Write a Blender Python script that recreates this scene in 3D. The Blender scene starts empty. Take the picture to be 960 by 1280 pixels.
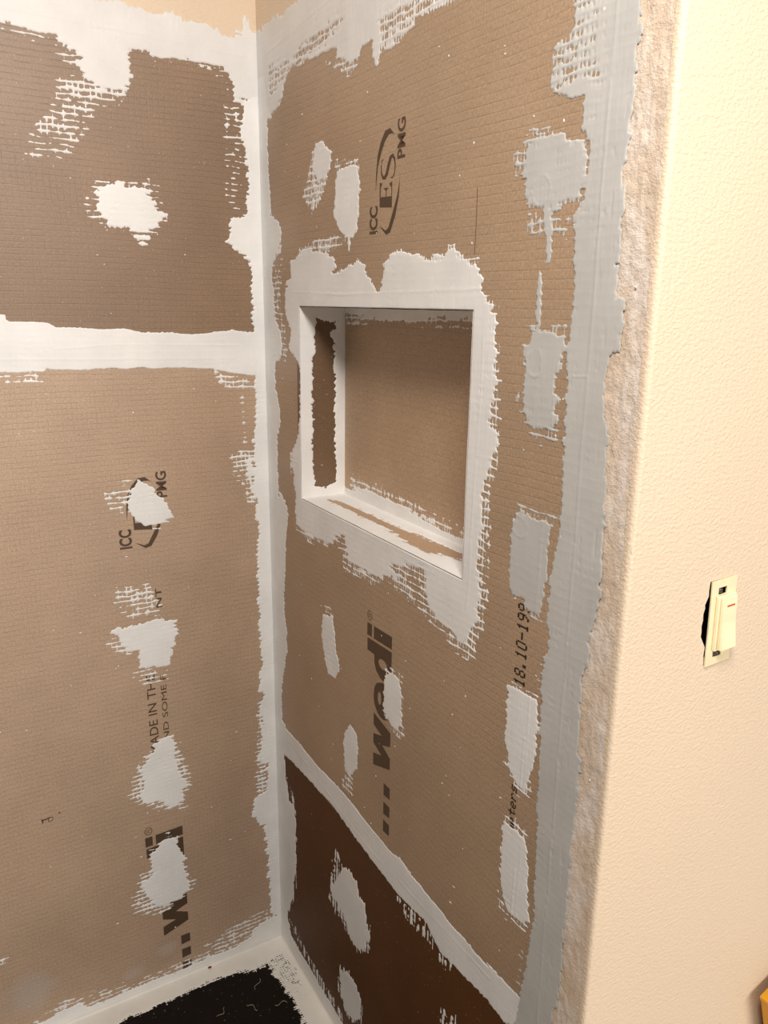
# Tiled-shower preparation: two walls of mesh-faced foam board, joints and screws coated
# with grey sealant, a recessed niche, a bare switch on the painted wall outside.
# Units are metres.  Corner of the shower stands at x = y = 0, shower floor at z = 0.
import bpy, bmesh, math, random
import numpy as np
from mathutils import Vector, Matrix
from mathutils.geometry import tessellate_polygon

scene = bpy.context.scene
COL = scene.collection
random.seed(4)
rng = np.random.default_rng(7)

# ------------------------------------------------------------------ camera
cam_data = bpy.data.cameras.new('camera')
cam_data.sensor_fit = 'VERTICAL'
cam_data.sensor_height = 36.0
cam_data.lens = 987.5 / 1280.0 * 36.0
cam_data.clip_start = 0.02
cam = bpy.data.objects.new('camera', cam_data)
COL.objects.link(cam)
_r = Vector((0.86188167, -0.50687701, 0.01535198))
_u = Vector((0.1155345, 0.22574943, 0.96731018))
_f = Vector((0.49377299, 0.83193323, -0.25313107))
cam.matrix_world = Matrix(((_r.x, _u.x, -_f.x, -0.595),
                           (_r.y, _u.y, -_f.y, -1.443589),
                           (_r.z, _u.z, -_f.z, 1.439543),
                           (0, 0, 0, 1)))
scene.camera = cam

# ------------------------------------------------------------------ world, lights, exposure
world = bpy.data.worlds.new('room_light')
scene.world = world
world.use_nodes = True
world.node_tree.nodes['Background'].inputs[0].default_value = (1.0, 0.95, 0.90, 1)
world.node_tree.nodes['Background'].inputs[1].default_value = 0.15

def area_light(name, loc, target, size, power, color):
    d = bpy.data.lights.new(name, 'AREA')
    d.shape = 'RECTANGLE'
    d.size, d.size_y = size
    d.energy = power
    d.color = color
    o = bpy.data.objects.new(name, d)
    COL.objects.link(o)
    o.location = loc
    o.rotation_euler = (Vector(target) - Vector(loc)).to_track_quat('-Z', 'Y').to_euler()
    return o

# lamp over the shower end of the room, and the lit vanity side of the bathroom round the outer corner
area_light('ceiling_lamp', (-0.60, -1.50, 2.34), (-0.35, -0.50, 0.9), (0.40, 0.40), 28.5, (1.0, 0.95, 0.89))
area_light('vanity_lamp', (0.85, -3.20, 1.15), (-0.15, 0.0, 0.7), (1.20, 0.80), 38.0, (1.0, 0.95, 0.89))

vs = scene.view_settings
vs.view_transform = 'Standard'
vs.look = 'None'
vs.gamma = 1.0
vs.use_curve_mapping = False
vs.exposure = 0.0
scene.display_settings.display_device = 'sRGB'

# ------------------------------------------------------------------ traces of the coatings, in metres on each wall
# (object, S solid / T broken fringe / X thin or bare, level, edge softness, outline)
LEFT_COATS = [
    ('top', 'S', 1, 0.01, [(1.5,1.9193),(0.3661,1.9218),(0.2859,1.9035),(0.2588,1.9064),(0.2265,1.9084),(0.2031,1.9079),(0.1648,1.9061),(0.1253,1.9042),(0.0847,1.8999),(0.0482,1.8947),(0.0277,1.8994),(0.0203,1.9236),(0.0113,1.9031),(-0.0017,1.8982),(-0.0146,1.8998),(-0.0114,1.7965),(0.028,1.7894),(0.0472,1.7879),(0.0474,1.8091),(0.0537,1.826),(0.064,1.8347),(0.098,1.838),(0.1287,1.8403),(0.1686,1.8418),(0.1978,1.8413),(0.2238,1.839),(0.2254,1.8222),(0.2231,1.8072),(0.2299,1.7908),(0.231,1.7752),(0.2499,1.7749),(0.2776,1.7777),(0.295,1.7883),(0.3075,1.8015),(0.3102,1.8117),(0.2962,1.8189),(0.3092,1.8245),(0.3207,1.829),(0.3337,1.8311),(0.3283,1.8432),(0.3408,1.8486),(0.3646,1.8455),(0.3811,1.8489),(0.4019,1.8474),(0.4183,1.847),(1.5,1.8357)]),
    ('top', 'T', 0.42, 0.012, [(0.3395,1.7883),(0.2948,1.7917),(0.2301,1.7886),(0.2315,1.7672),(0.2777,1.7462),(0.2903,1.7324),(0.3009,1.7135),(0.3146,1.6855),(0.3348,1.6604),(0.4031,1.659),(0.3993,1.6766),(0.3839,1.704),(0.3659,1.7361),(0.3482,1.7639)]),
    ('top', 'T', 0.5, 0.01, [(0.3245,1.7841),(0.2301,1.7886),(0.2314,1.7685),(0.2843,1.7507),(0.3009,1.7135),(0.3382,1.7005),(0.3449,1.7258)]),
    ('top', 'T', 0.38, 0.012, [(0.4182,1.8478),(0.328,1.8466),(0.2923,1.8229),(0.3123,1.7965),(0.3575,1.8294),(0.4194,1.8356)]),
    ('top', 'T', 0.38, 0.01, [(0.2238,1.8386),(0.056,1.8359),(0.0473,1.7855),(0.0679,1.8063),(0.0776,1.8282),(0.1691,1.8328),(0.2182,1.8233)]),
    ('corner', 'S', 1, 0.009, [(-0.0217,1.8308),(0.028,1.7894),(0.0328,1.7634),(0.0352,1.7293),(0.0294,1.7056),(0.0264,1.6663),(0.0297,1.6361),(0.0267,1.5933),(0.0552,1.588),(0.0659,1.5706),(0.0691,1.5476),(0.0573,1.5338),(0.0574,1.5313),(0.0265,1.5197),(0.0277,1.4855),(0.0247,1.4377),(0.0235,1.3864),(0.0264,1.3008),(0.0257,1.25),(0.0297,1.2045),(0.0317,1.1465),(0.0492,1.1362),(0.0443,1.1005),(0.0331,1.0696),(0.0313,1.1436),(0.0319,1.125),(0.0399,1.0819),(0.0255,1.0613),(0.0276,0.9973),(0.0324,0.9523),(0.0306,0.9057),(0.0312,0.8249),(0.0278,0.7831),(0.027,0.6989),(0.036,0.6369),(0.0274,0.6282),(0.0369,0.6009),(0.0321,0.5696),(0.0347,0.5095),(0.0425,0.4749),(0.0215,0.4592),(0.0257,0.3937),(0.0528,0.3845),(0.0586,0.3452),(0.0506,0.3168),(0.0328,0.3104),(0.0329,0.255),(0.0291,0.2039),(0.0246,0.092),(0.0291,0.0724),(-0.0011,0.044),(-0.0274,0.0325),(-0.0279,1.0917)]),
    ('corner', 'T', 0.42, 0.008, [(0.0657,1.7831),(0.0549,1.7845),(0.0594,1.5937),(0.0684,1.5906)]),
    ('corner', 'T', 0.36, 0.01, [(0.0662,1.7854),(0.0279,1.7903),(0.0252,1.6664),(0.0268,1.5908),(0.0664,1.5857),(0.0577,1.6636),(0.0601,1.7362)]),
    ('corner', 'T', 0.45, 0.008, [(0.0537,1.3017),(0.0478,1.3015),(0.0424,1.1561),(0.0498,1.1509)]),
    ('corner', 'T', 0.5, 0.01, [(0.1036,1.3152),(0.0264,1.3019),(0.0273,1.2756),(0.0907,1.2819)]),
    ('corner', 'T', 0.5, 0.012, [(0.08,1.1537),(0.0306,1.1621),(0.0257,1.055),(0.049,1.0449),(0.0539,1.0896),(0.0755,1.1104)]),
    ('corner', 'T', 0.5, 0.01, [(0.0235,0.6346),(0.0386,0.6162),(0.0483,0.4751),(0.0531,0.3988),(0.0236,0.3891),(0.0215,0.4592)]),
    ('seam', 'S', 1, 0.0035, [(1.5,1.4239),(0.4611,1.4151),(0.455,1.4151),(0.4491,1.404),(0.3912,1.4018),(0.3733,1.3946),(0.3167,1.3921),(0.2674,1.3921),(0.2321,1.3885),(0.1958,1.3853),(0.1421,1.383),(0.0975,1.3866),(0.0631,1.3892),(0.0235,1.3875),(-0.0053,1.386),(-0.0063,1.3081),(0.0264,1.3019),(0.0663,1.3103),(0.1006,1.3167),(0.1563,1.3219),(0.2207,1.3225),(0.2722,1.3238),(0.3318,1.3228),(0.398,1.3245),(0.404,1.3193),(0.4704,1.3212),(1.5,1.3207)]),
    ('seam', 'T', 0.48, 0.01, [(1.5,1.3257),(0.4704,1.3217),(0.4029,1.3212),(0.4044,1.3046),(0.4721,1.304),(1.5,1.3059)]),
    ('base', 'S', 1, 0.014, [(1.5,-0.034),(0.6835,0.0168),(0.5318,0.0323),(0.4923,0.0397),(0.4559,0.0366),(0.4321,0.0219),(0.4003,0.024),(0.3419,0.0205),(0.2741,0.0217),(0.2181,0.0205),(0.1528,0.0225),(0.0811,0.0263),(0.0685,0.0552),(0.0292,0.0698),(-0.0017,0.0658),(-0.02,-0.0203),(0.3226,-0.0393),(0.608,-0.0662),(1.5,-0.0868)]),
    ('base', 'T', 0.46, 0.014, [(0.0285,0.0936),(0.098,0.0827),(0.1874,0.0622),(0.146,0.0091),(0.0225,0.0303)]),
    ('base', 'T', 0.42, 0.014, [(0.5445,0.0531),(0.4539,0.0609),(0.3405,0.0403),(0.217,0.0425),(0.0997,0.0391),(0.101,0.0052),(0.2752,0.0039),(0.4576,0.0152)]),
    ('patch1', 'S', 1, 0.01, [(0.2955,1.6096),(0.2882,1.6204),(0.2763,1.6277),(0.276,1.6364),(0.2492,1.6395),(0.2456,1.631),(0.2314,1.6309),(0.2148,1.6255),(0.2017,1.6168),(0.1962,1.6075),(0.1907,1.598),(0.179,1.5876),(0.1866,1.5785),(0.1951,1.5688),(0.2052,1.5608),(0.1985,1.5565),(0.2195,1.5525),(0.2333,1.5518),(0.2458,1.556),(0.2462,1.5617),(0.276,1.5648),(0.2899,1.5767),(0.2964,1.5874)]),
    ('patch1', 'S', 1, 0.006, [(0.236,1.5496),(0.2163,1.5494),(0.2113,1.5455),(0.2269,1.5447)]),
    ('patch1', 'S', 1, 0.006, [(0.2297,1.5416),(0.2194,1.5409),(0.212,1.5346),(0.2242,1.5341)]),
    ('patch1', 'T', 0.47, 0.012, [(0.3012,1.6396),(0.2491,1.6411),(0.1986,1.639),(0.1825,1.6183),(0.1724,1.5794),(0.1986,1.5545),(0.2113,1.5455),(0.2534,1.5556),(0.2965,1.5547),(0.3206,1.5763),(0.3195,1.589),(0.3115,1.61),(0.2925,1.6271)]),
    ('patch2', 'S', 1, 0.005, [(0.2594,1.1209),(0.2547,1.119),(0.2435,1.1115),(0.233,1.1019),(0.2266,1.0911),(0.2202,1.0818),(0.2134,1.0766),(0.2074,1.0701),(0.2052,1.0582),(0.2015,1.0489),(0.1962,1.0401),(0.2113,1.0398),(0.2032,1.0314),(0.2233,1.0309),(0.2515,1.0301),(0.258,1.0368),(0.2658,1.0443),(0.2762,1.0535),(0.2803,1.0641),(0.2806,1.0784),(0.2764,1.0907),(0.2702,1.1015),(0.2654,1.1123)]),
    ('patch2', 'T', 0.48, 0.008, [(0.3197,1.1024),(0.2742,1.1033),(0.2684,1.1084),(0.2763,1.0521),(0.2898,1.0538),(0.3173,1.0628)]),
    ('patch2', 'T', 0.36, 0.008, [(0.3048,1.1246),(0.266,1.1237),(0.2657,1.1081),(0.2925,1.1108)]),
    ('patch2', 'T', 0.55, 0.005, [(0.2563,1.0198),(0.2349,1.0258),(0.2067,1.0199),(0.224,1.0185)]),
    ('patch3', 'S', 1, 0.008, [(0.2941,0.839),(0.2504,0.8392),(0.2425,0.8412),(0.2195,0.8336),(0.2034,0.8315),(0.2,0.8108),(0.2066,0.7994),(0.2125,0.7772),(0.2155,0.7586),(0.2207,0.7447),(0.228,0.7389),(0.2662,0.7423),(0.2835,0.7432),(0.2811,0.7648),(0.2809,0.7815),(0.2978,0.7852),(0.2998,0.797),(0.3126,0.8018),(0.3162,0.8159),(0.3213,0.8231),(0.3264,0.8282),(0.3265,0.8394),(0.3108,0.8403)]),
    ('patch3', 'T', 0.5, 0.01, [(0.3289,0.8449),(0.2939,0.8421),(0.2812,0.7774),(0.3268,0.7849),(0.3369,0.8101)]),
    ('patch3', 'T', 0.46, 0.01, [(0.3234,0.8948),(0.3118,0.9155),(0.2531,0.9178),(0.2325,0.8688),(0.2312,0.8399),(0.304,0.8496),(0.3106,0.8771)]),
    ('patch3', 'T', 0.44, 0.01, [(0.2928,0.7464),(0.2231,0.7388),(0.2247,0.7111),(0.2353,0.7006),(0.2702,0.7092),(0.2922,0.7273)]),
    ('patch4', 'S', 1, 0.012, [(0.2591,0.5782),(0.2408,0.585),(0.2266,0.5852),(0.2198,0.556),(0.2153,0.5184),(0.2125,0.4845),(0.1957,0.4755),(0.2078,0.4496),(0.209,0.426),(0.2406,0.4218),(0.2481,0.4392),(0.2864,0.4477),(0.2965,0.4679),(0.291,0.513),(0.2921,0.5348),(0.2799,0.5488),(0.2662,0.5661)]),
    ('patch4', 'T', 0.46, 0.012, [(0.3209,0.4688),(0.3033,0.5453),(0.2736,0.5682),(0.2154,0.5763),(0.1877,0.4729),(0.2047,0.4072),(0.2506,0.4192)]),
    ('patch5', 'S', 1, 0.012, [(0.2605,0.3558),(0.2421,0.3566),(0.2322,0.3454),(0.2255,0.3217),(0.2162,0.2968),(0.2145,0.2528),(0.2059,0.2338),(0.2097,0.2133),(0.2296,0.1995),(0.2542,0.1941),(0.2755,0.1938),(0.2874,0.2144),(0.3044,0.2339),(0.3114,0.2642),(0.3079,0.2779),(0.2903,0.2723),(0.2863,0.2935),(0.2858,0.3234),(0.2744,0.3401)]),
    ('patch5', 'T', 0.48, 0.012, [(0.3303,0.2295),(0.314,0.2834),(0.287,0.3028),(0.2902,0.3341),(0.2514,0.3764),(0.2263,0.3553),(0.2131,0.2523),(0.187,0.2261),(0.2132,0.199),(0.2792,0.1767),(0.3049,0.1847),(0.3243,0.2055)]),
    ('drip', 'T', 0.42, 0.008, [(0.5865,0.2095),(0.5628,0.2118),(0.5607,0.2031),(0.5852,0.1935)]),
]
RIGHT_COATS = [
    ('corner', 'S', 1, 0.008, [(-0.1179,1.8189),(0.0025,1.8341),(0.0344,1.7512),(0.0143,1.7588),(0.0136,1.7056),(0.0191,1.638),(0.0227,1.596),(0.0509,1.5844),(0.068,1.5642),(0.0649,1.5454),(0.0363,1.521),(0.069,1.5494),(0.0658,1.5315),(0.0295,1.5145),(0.0202,1.4818),(0.0316,1.4578),(0.0294,1.4146),(0.0535,1.3911),(0.0646,1.3626),(0.0575,1.3428),(0.0304,1.3302),(0.0292,1.2809),(0.047,1.2473),(0.0453,1.2113),(0.0313,1.1886),(0.0337,1.0721),(0.0368,1.0809),(0.0649,1.0682),(0.0768,1.0442),(0.0688,1.0044),(0.0594,0.9301),(0.0491,0.8413),(0.0608,0.7991),(0.0628,0.747),(0.0433,0.7029),(0.0315,0.6549),(0.0282,0.5783),(0.0476,0.5691),(0.0403,0.5272),(0.0349,0.5019),(0.0467,0.4402),(0.0595,0.4017),(0.089,0.4066),(0.0929,0.3567),(0.0912,0.3024),(0.0818,0.228),(0.0677,0.1479),(0.0409,0.0988),(0.0387,0.0424),(-0.062,-0.0736),(-0.0874,1.0806)]),
    ('corner', 'T', 0.42, 0.01, [(0.0334,0.4653),(0.0948,0.4166),(0.0962,0.2383),(0.0869,0.1624),(0.0406,0.0913)]),
    ('corner', 'T', 0.45, 0.008, [(0.0219,1.5148),(0.0832,1.5216),(0.0565,1.4577),(0.0788,1.4109),(0.0878,1.3351),(0.0122,1.33)]),
    ('top', 'S', 1, 0.01, [(-0.111,1.8988),(-0.0283,1.9031),(0.0115,1.9075),(0.087,1.9029),(0.1486,1.9045),(0.2807,1.9102),(0.6218,1.9276),(0.81,1.911),(0.8189,1.8351),(0.6855,1.8165),(0.6026,1.7833),(0.5848,1.783),(0.5538,1.7841),(0.524,1.7839),(0.4992,1.7893),(0.4927,1.7792),(0.4502,1.7725),(0.4408,1.7676),(0.4112,1.7697),(0.4076,1.7541),(0.4021,1.754),(0.3907,1.7701),(0.3902,1.789),(0.3597,1.7917),(0.3548,1.7796),(0.3249,1.7767),(0.3015,1.7859),(0.2709,1.7941),(0.2839,1.8011),(0.2356,1.8144),(0.2181,1.8095),(0.1911,1.8107),(0.144,1.8155),(0.1091,1.8135),(0.0929,1.7951),(0.0762,1.7745),(0.054,1.7637),(0.0143,1.7588),(-0.081,1.7573)]),
    ('top', 'X', 0.58, 0.012, [(0.019,1.8416),(0.1148,1.8316),(0.2359,1.8449),(0.2934,1.8465),(0.3091,1.8376),(0.2442,1.8192),(0.1633,1.817),(0.093,1.7988),(0.0271,1.7846)]),
    ('top', 'X', 0.6, 0.014, [(0.4033,1.8115),(0.4612,1.8136),(0.5526,1.8045),(0.5744,1.7879),(0.5096,1.7894),(0.4926,1.7798),(0.4502,1.7731),(0.4111,1.7734)]),
    ('top', 'T', 0.5, 0.01, [(0.2092,1.8101),(0.3548,1.7802),(0.3477,1.7659),(0.3251,1.7578),(0.2525,1.7867)]),
    ('band', 'S', 1, 0.006, [(0.7834,1.7619),(0.7893,1.7068),(0.7858,1.7007),(0.7761,1.6991),(0.7615,1.6937),(0.7603,1.6689),(0.7617,1.6548),(0.7745,1.6458),(0.793,1.64),(0.8098,1.6391),(0.8098,1.614),(0.8077,1.6076),(0.8144,1.6031),(0.8227,1.5895),(0.8219,1.5668),(0.818,1.5394),(0.8094,1.5374),(0.8104,1.5116),(0.8128,1.4897),(0.8134,1.4838),(0.8152,1.4666),(0.8158,1.4443),(0.8146,1.4217),(0.8128,1.4038),(0.8109,1.3856),(0.815,1.365),(0.8164,1.3335),(0.8175,1.3121),(0.8176,1.285),(0.8185,1.2575),(0.8205,1.2383),(0.8214,1.2073),(0.8163,1.1829),(0.8121,1.1433),(0.8095,1.1061),(0.816,1.0622),(0.8122,1.0449),(0.8087,1.0276),(0.81,0.9959),(0.8121,0.9655),(0.8154,0.9317),(0.8166,0.8743),(0.8205,0.8245),(0.8232,0.7496),(0.8251,0.7035),(0.8232,0.6697),(0.8213,0.6352),(0.8144,0.5957),(0.8098,0.5573),(0.808,0.5354),(0.7492,0.2485),(0.8892,0.4097),(0.8727,0.5732),(0.8727,0.5971),(0.8813,0.606),(0.8807,0.6575),(0.8807,0.7236),(0.8805,0.7687),(0.881,0.8059),(0.8813,0.8636),(0.8811,0.9054),(0.8805,0.9494),(0.8761,0.9572),(0.8778,0.9781),(0.8755,1.017),(0.875,1.056),(0.8803,1.076),(0.8774,1.0953),(0.8843,1.1066),(0.8886,1.1478),(0.8872,1.175),(0.8858,1.2234),(0.8828,1.244),(0.8809,1.2957),(0.879,1.3234),(0.8738,1.3353),(0.8699,1.3549),(0.8715,1.3699),(0.8727,1.394),(0.8844,1.4),(0.8843,1.4143),(0.8873,1.4285),(0.8893,1.4539),(0.8758,1.4503),(0.8762,1.4633),(0.8764,1.4793),(0.8729,1.4827),(0.8749,1.5053),(0.874,1.5387),(0.8702,1.5697),(0.8748,1.582),(0.8747,1.6074),(0.8768,1.6381),(0.8766,1.6746),(0.8742,1.7048),(0.8719,1.7346)]),
    ('band', 'X', 0.68, 0.01, [(0.758,1.6991),(0.7761,1.6991),(0.8226,1.7067),(0.8294,1.6478),(0.7844,1.6548),(0.7611,1.6503)]),
    ('band', 'X', 0.66, 0.01, [(0.7865,1.7334),(0.8206,1.7238),(0.8243,1.6916),(0.787,1.6965)]),
    ('band', 'T', 0.45, 0.008, [(0.8027,1.0442),(0.8131,1.0485),(0.8099,0.9926),(0.8011,0.9918)]),
    ('band', 'T', 0.45, 0.01, [(0.8034,0.6286),(0.8206,0.6429),(0.8096,0.5593),(0.7993,0.5521)]),
    ('p1', 'S', 1, 0.01, [(0.7269,1.6106),(0.7432,1.6167),(0.7684,1.6146),(0.7854,1.6112),(0.797,1.6033),(0.8143,1.6043),(0.8227,1.5895),(0.8226,1.5668),(0.8182,1.5371),(0.8074,1.5392),(0.7982,1.5413),(0.7666,1.538),(0.7432,1.5412),(0.7315,1.5525),(0.7263,1.5682),(0.7265,1.5883)]),
    ('p1', 'T', 0.5, 0.01, [(0.6998,1.5944),(0.7271,1.618),(0.7461,1.627),(0.7777,1.6147),(0.7932,1.5369),(0.7344,1.5395),(0.7224,1.5788)]),
    ('p1', 'S', 1, 0.006, [(0.7617,1.5396),(0.7744,1.5373),(0.7796,1.5085),(0.7795,1.4865),(0.7709,1.4863),(0.7675,1.5092)]),
    ('p1', 'T', 0.52, 0.01, [(0.7363,1.5406),(0.8013,1.529),(0.8019,1.506),(0.7694,1.5091),(0.7364,1.5175)]),
    ('p2', 'S', 1, 0.01, [(0.7409,1.3998),(0.7505,1.4022),(0.7508,1.4166),(0.7662,1.4208),(0.7709,1.4135),(0.8099,1.4134),(0.8116,1.4037),(0.809,1.3855),(0.8024,1.3679),(0.8032,1.3373),(0.803,1.3128),(0.7894,1.3087),(0.7611,1.307),(0.7508,1.3256),(0.7484,1.3424),(0.7355,1.3393),(0.7478,1.348),(0.7438,1.3728),(0.7451,1.3868)]),
    ('p2', 'T', 0.5, 0.01, [(0.7476,1.4197),(0.8125,1.4241),(0.813,1.4012),(0.7516,1.3995)]),
    ('p2', 'T', 0.5, 0.01, [(0.7385,1.3299),(0.7579,1.3321),(0.8165,1.3147),(0.8173,1.3067),(0.7832,1.2876),(0.7566,1.3006)]),
    ('p2', 'S', 1, 0.005, [(0.7593,1.4836),(0.7617,1.483),(0.7683,1.4648),(0.77,1.423),(0.7602,1.4228),(0.7586,1.4571)]),
    ('p2', 'S', 1, 0.005, [(0.7701,1.4942),(0.7799,1.4938),(0.7794,1.4875),(0.7717,1.4865)]),
    ('p3', 'S', 1, 0.008, [(0.745,1.2073),(0.7559,1.2116),(0.7738,1.2098),(0.7992,1.21),(0.8082,1.2026),(0.8057,1.1652),(0.8054,1.1261),(0.8021,1.1035),(0.7982,1.0904),(0.7761,1.0906),(0.7705,1.1014),(0.7476,1.099),(0.7408,1.1113),(0.7388,1.1617),(0.7396,1.19)]),
    ('p3', 'T', 0.48, 0.01, [(0.7487,1.2166),(0.8187,1.2181),(0.8083,1.2012),(0.7991,1.2105),(0.7517,1.2082)]),
    ('p3', 'T', 0.45, 0.01, [(0.7474,1.1006),(0.7719,1.0866),(0.8033,1.0823),(0.8013,1.1032)]),
    ('p4', 'S', 1, 0.006, [(0.7504,0.9828),(0.7716,0.9883),(0.8045,0.9894),(0.8079,0.972),(0.8102,0.9298),(0.8128,0.9587),(0.8118,0.9441),(0.8083,0.9062),(0.799,0.8744),(0.7955,0.858),(0.7747,0.8603),(0.7602,0.8758),(0.7534,0.8988),(0.7481,0.9301),(0.7526,0.9064),(0.7498,0.9333)]),
    ('p4', 'T', 0.5, 0.01, [(0.757,0.9919),(0.8072,0.9979),(0.8126,0.9874),(0.763,0.9776)]),
    ('p4', 'T', 0.5, 0.01, [(0.7453,0.9249),(0.7551,0.8729),(0.7809,0.8494),(0.8009,0.8538),(0.8106,0.9074),(0.7737,0.8719)]),
    ('p5', 'S', 1, 0.006, [(0.7562,0.7824),(0.7647,0.7926),(0.8001,0.7967),(0.808,0.7779),(0.809,0.7393),(0.8149,0.7037),(0.8208,0.684),(0.8034,0.6695),(0.7767,0.6653),(0.7671,0.6799),(0.7571,0.7185),(0.7568,0.7553)]),
    ('p5', 'T', 0.5, 0.01, [(0.7579,0.8082),(0.7998,0.8112),(0.8127,0.7811),(0.7991,0.7914),(0.7572,0.7838)]),
    ('p5', 'T', 0.5, 0.01, [(0.7574,0.681),(0.7808,0.6693),(0.8221,0.681),(0.8136,0.6619),(0.7766,0.6534),(0.7564,0.659)]),
    ('q1', 'S', 1, 0.006, [(0.2073,1.687),(0.2299,1.689),(0.2647,1.6678),(0.2559,1.6421),(0.2445,1.6289),(0.2157,1.6322),(0.1974,1.6494)]),
    ('q1', 'T', 0.55, 0.008, [(0.2074,1.6907),(0.2344,1.6902),(0.2672,1.6657),(0.2532,1.6279),(0.2335,1.6042),(0.1963,1.5848),(0.158,1.6097),(0.1763,1.6406)]),
    ('q2', 'S', 1, 0.007, [(0.2815,1.6382),(0.3262,1.6402),(0.3495,1.6389),(0.3574,1.6158),(0.3551,1.568),(0.3469,1.544),(0.3256,1.5339),(0.2926,1.5457),(0.2738,1.5746),(0.2773,1.6035)]),
    ('q2', 'T', 0.48, 0.008, [(0.2773,1.6536),(0.3569,1.6463),(0.3611,1.6222),(0.2773,1.6323)]),
    ('q2', 'S', 1, 0.005, [(0.3191,1.5386),(0.3288,1.538),(0.3258,1.5191),(0.3217,1.5193)]),
    ('s1', 'S', 1, 0.006, [(0.2294,0.8928),(0.2681,0.9016),(0.2754,0.8798),(0.2806,0.8407),(0.2952,0.8157),(0.2806,0.7859),(0.2483,0.7798),(0.2331,0.8108),(0.2223,0.8492)]),
    ('s1', 'T', 0.45, 0.008, [(0.2329,0.9107),(0.265,0.9218),(0.2702,0.8982),(0.2271,0.8826)]),
    ('s2', 'S', 1, 0.007, [(0.4523,0.8685),(0.4646,0.8739),(0.4736,0.8804),(0.4857,0.8813),(0.4973,0.8737),(0.5023,0.8674),(0.5039,0.834),(0.5067,0.8008),(0.5066,0.8042),(0.5009,0.7978),(0.489,0.7918),(0.4753,0.7885),(0.4672,0.7951),(0.4578,0.7941),(0.4473,0.8016),(0.45,0.8403)]),
    ('s2', 'T', 0.45, 0.01, [(0.4548,0.8879),(0.497,0.8955),(0.5098,0.8708),(0.5096,0.8022),(0.5009,0.7978),(0.4979,0.8739),(0.4523,0.8694)]),
    ('s2', 'T', 0.5, 0.008, [(0.4678,0.7793),(0.4767,0.791),(0.5093,0.8107),(0.5156,0.8001),(0.5077,0.7776)]),
    ('s3', 'S', 1, 0.006, [(0.3163,0.6967),(0.3344,0.7217),(0.3562,0.717),(0.3652,0.7009),(0.3631,0.6471),(0.3334,0.6141),(0.3147,0.6227),(0.3103,0.672)]),
    ('s3', 'T', 0.5, 0.008, [(0.3043,0.5974),(0.3495,0.626),(0.346,0.5777),(0.3337,0.5731),(0.3076,0.5787)]),
    ('seam', 'S', 1, 0.0045, [(-0.0075,0.5315),(0.0308,0.5733),(0.0476,0.5691),(0.1127,0.5703),(0.2123,0.5642),(0.2915,0.5693),(0.3542,0.5679),(0.4127,0.5612),(0.4762,0.5558),(0.5099,0.5669),(0.5348,0.5605),(0.5895,0.5554),(0.6475,0.5513),(0.7009,0.5519),(0.7622,0.5537),(0.7961,0.5571),(0.6945,0.5513),(0.7445,0.5519),(0.785,0.556),(0.8112,0.5602),(0.8313,0.5622),(0.8498,0.3644),(0.8007,0.5047),(0.7903,0.4939),(0.7367,0.4946),(0.6858,0.4873),(0.6306,0.4793),(0.5923,0.502),(0.5043,0.4921),(0.4236,0.4983),(0.3447,0.5062),(0.2582,0.5149),(0.1241,0.5086),(0.0349,0.4999),(-0.0085,0.5114)]),
    ('seam', 'T', 0.42, 0.01, [(0.4958,0.4921),(0.5922,0.504),(0.6306,0.4803),(0.6923,0.4891),(0.6391,0.4577),(0.594,0.4701),(0.5306,0.4659)]),
    ('base', 'S', 1, 0.01, [(-0.0326,0.0195),(0.0375,0.0889),(0.0541,0.051),(0.1119,0.0477),(0.1801,0.0421),(0.2564,0.0413),(0.3158,0.0395),(0.5849,0.0053),(0.4791,-0.1212),(-0.0361,-0.0524)]),
    ('base', 'T', 0.4, 0.012, [(0.0375,0.0889),(0.0846,0.0899),(0.1539,0.0758),(0.2806,0.0635),(0.3272,0.0504),(0.2186,0.0067)]),
    ('t1', 'S', 1, 0.008, [(0.284,0.3693),(0.3083,0.4064),(0.3351,0.4194),(0.3664,0.4139),(0.3739,0.3905),(0.397,0.3895),(0.4026,0.3546),(0.3988,0.293),(0.3747,0.2681),(0.3387,0.2677),(0.3166,0.2992),(0.2863,0.3098),(0.2574,0.3036)]),
    ('t1', 'T', 0.42, 0.01, [(0.275,0.4263),(0.3028,0.4215),(0.3139,0.3937),(0.4174,0.3548),(0.4235,0.3017),(0.3686,0.2618),(0.2455,0.2884)]),
    ('t2', 'S', 1, 0.008, [(0.3038,0.1598),(0.3317,0.1859),(0.3643,0.1843),(0.3857,0.1661),(0.3813,0.1148),(0.3514,0.0898),(0.3178,0.0845),(0.3004,0.1211)]),
    ('t2', 'T', 0.42, 0.01, [(0.2922,0.1724),(0.3371,0.1981),(0.3909,0.1708),(0.3918,0.1153),(0.3383,0.0708),(0.2865,0.1087)]),
    ('t3', 'T', 0.5, 0.01, [(0.6364,0.3818),(0.6746,0.3996),(0.6865,0.3759),(0.6473,0.3221)]),
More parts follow.
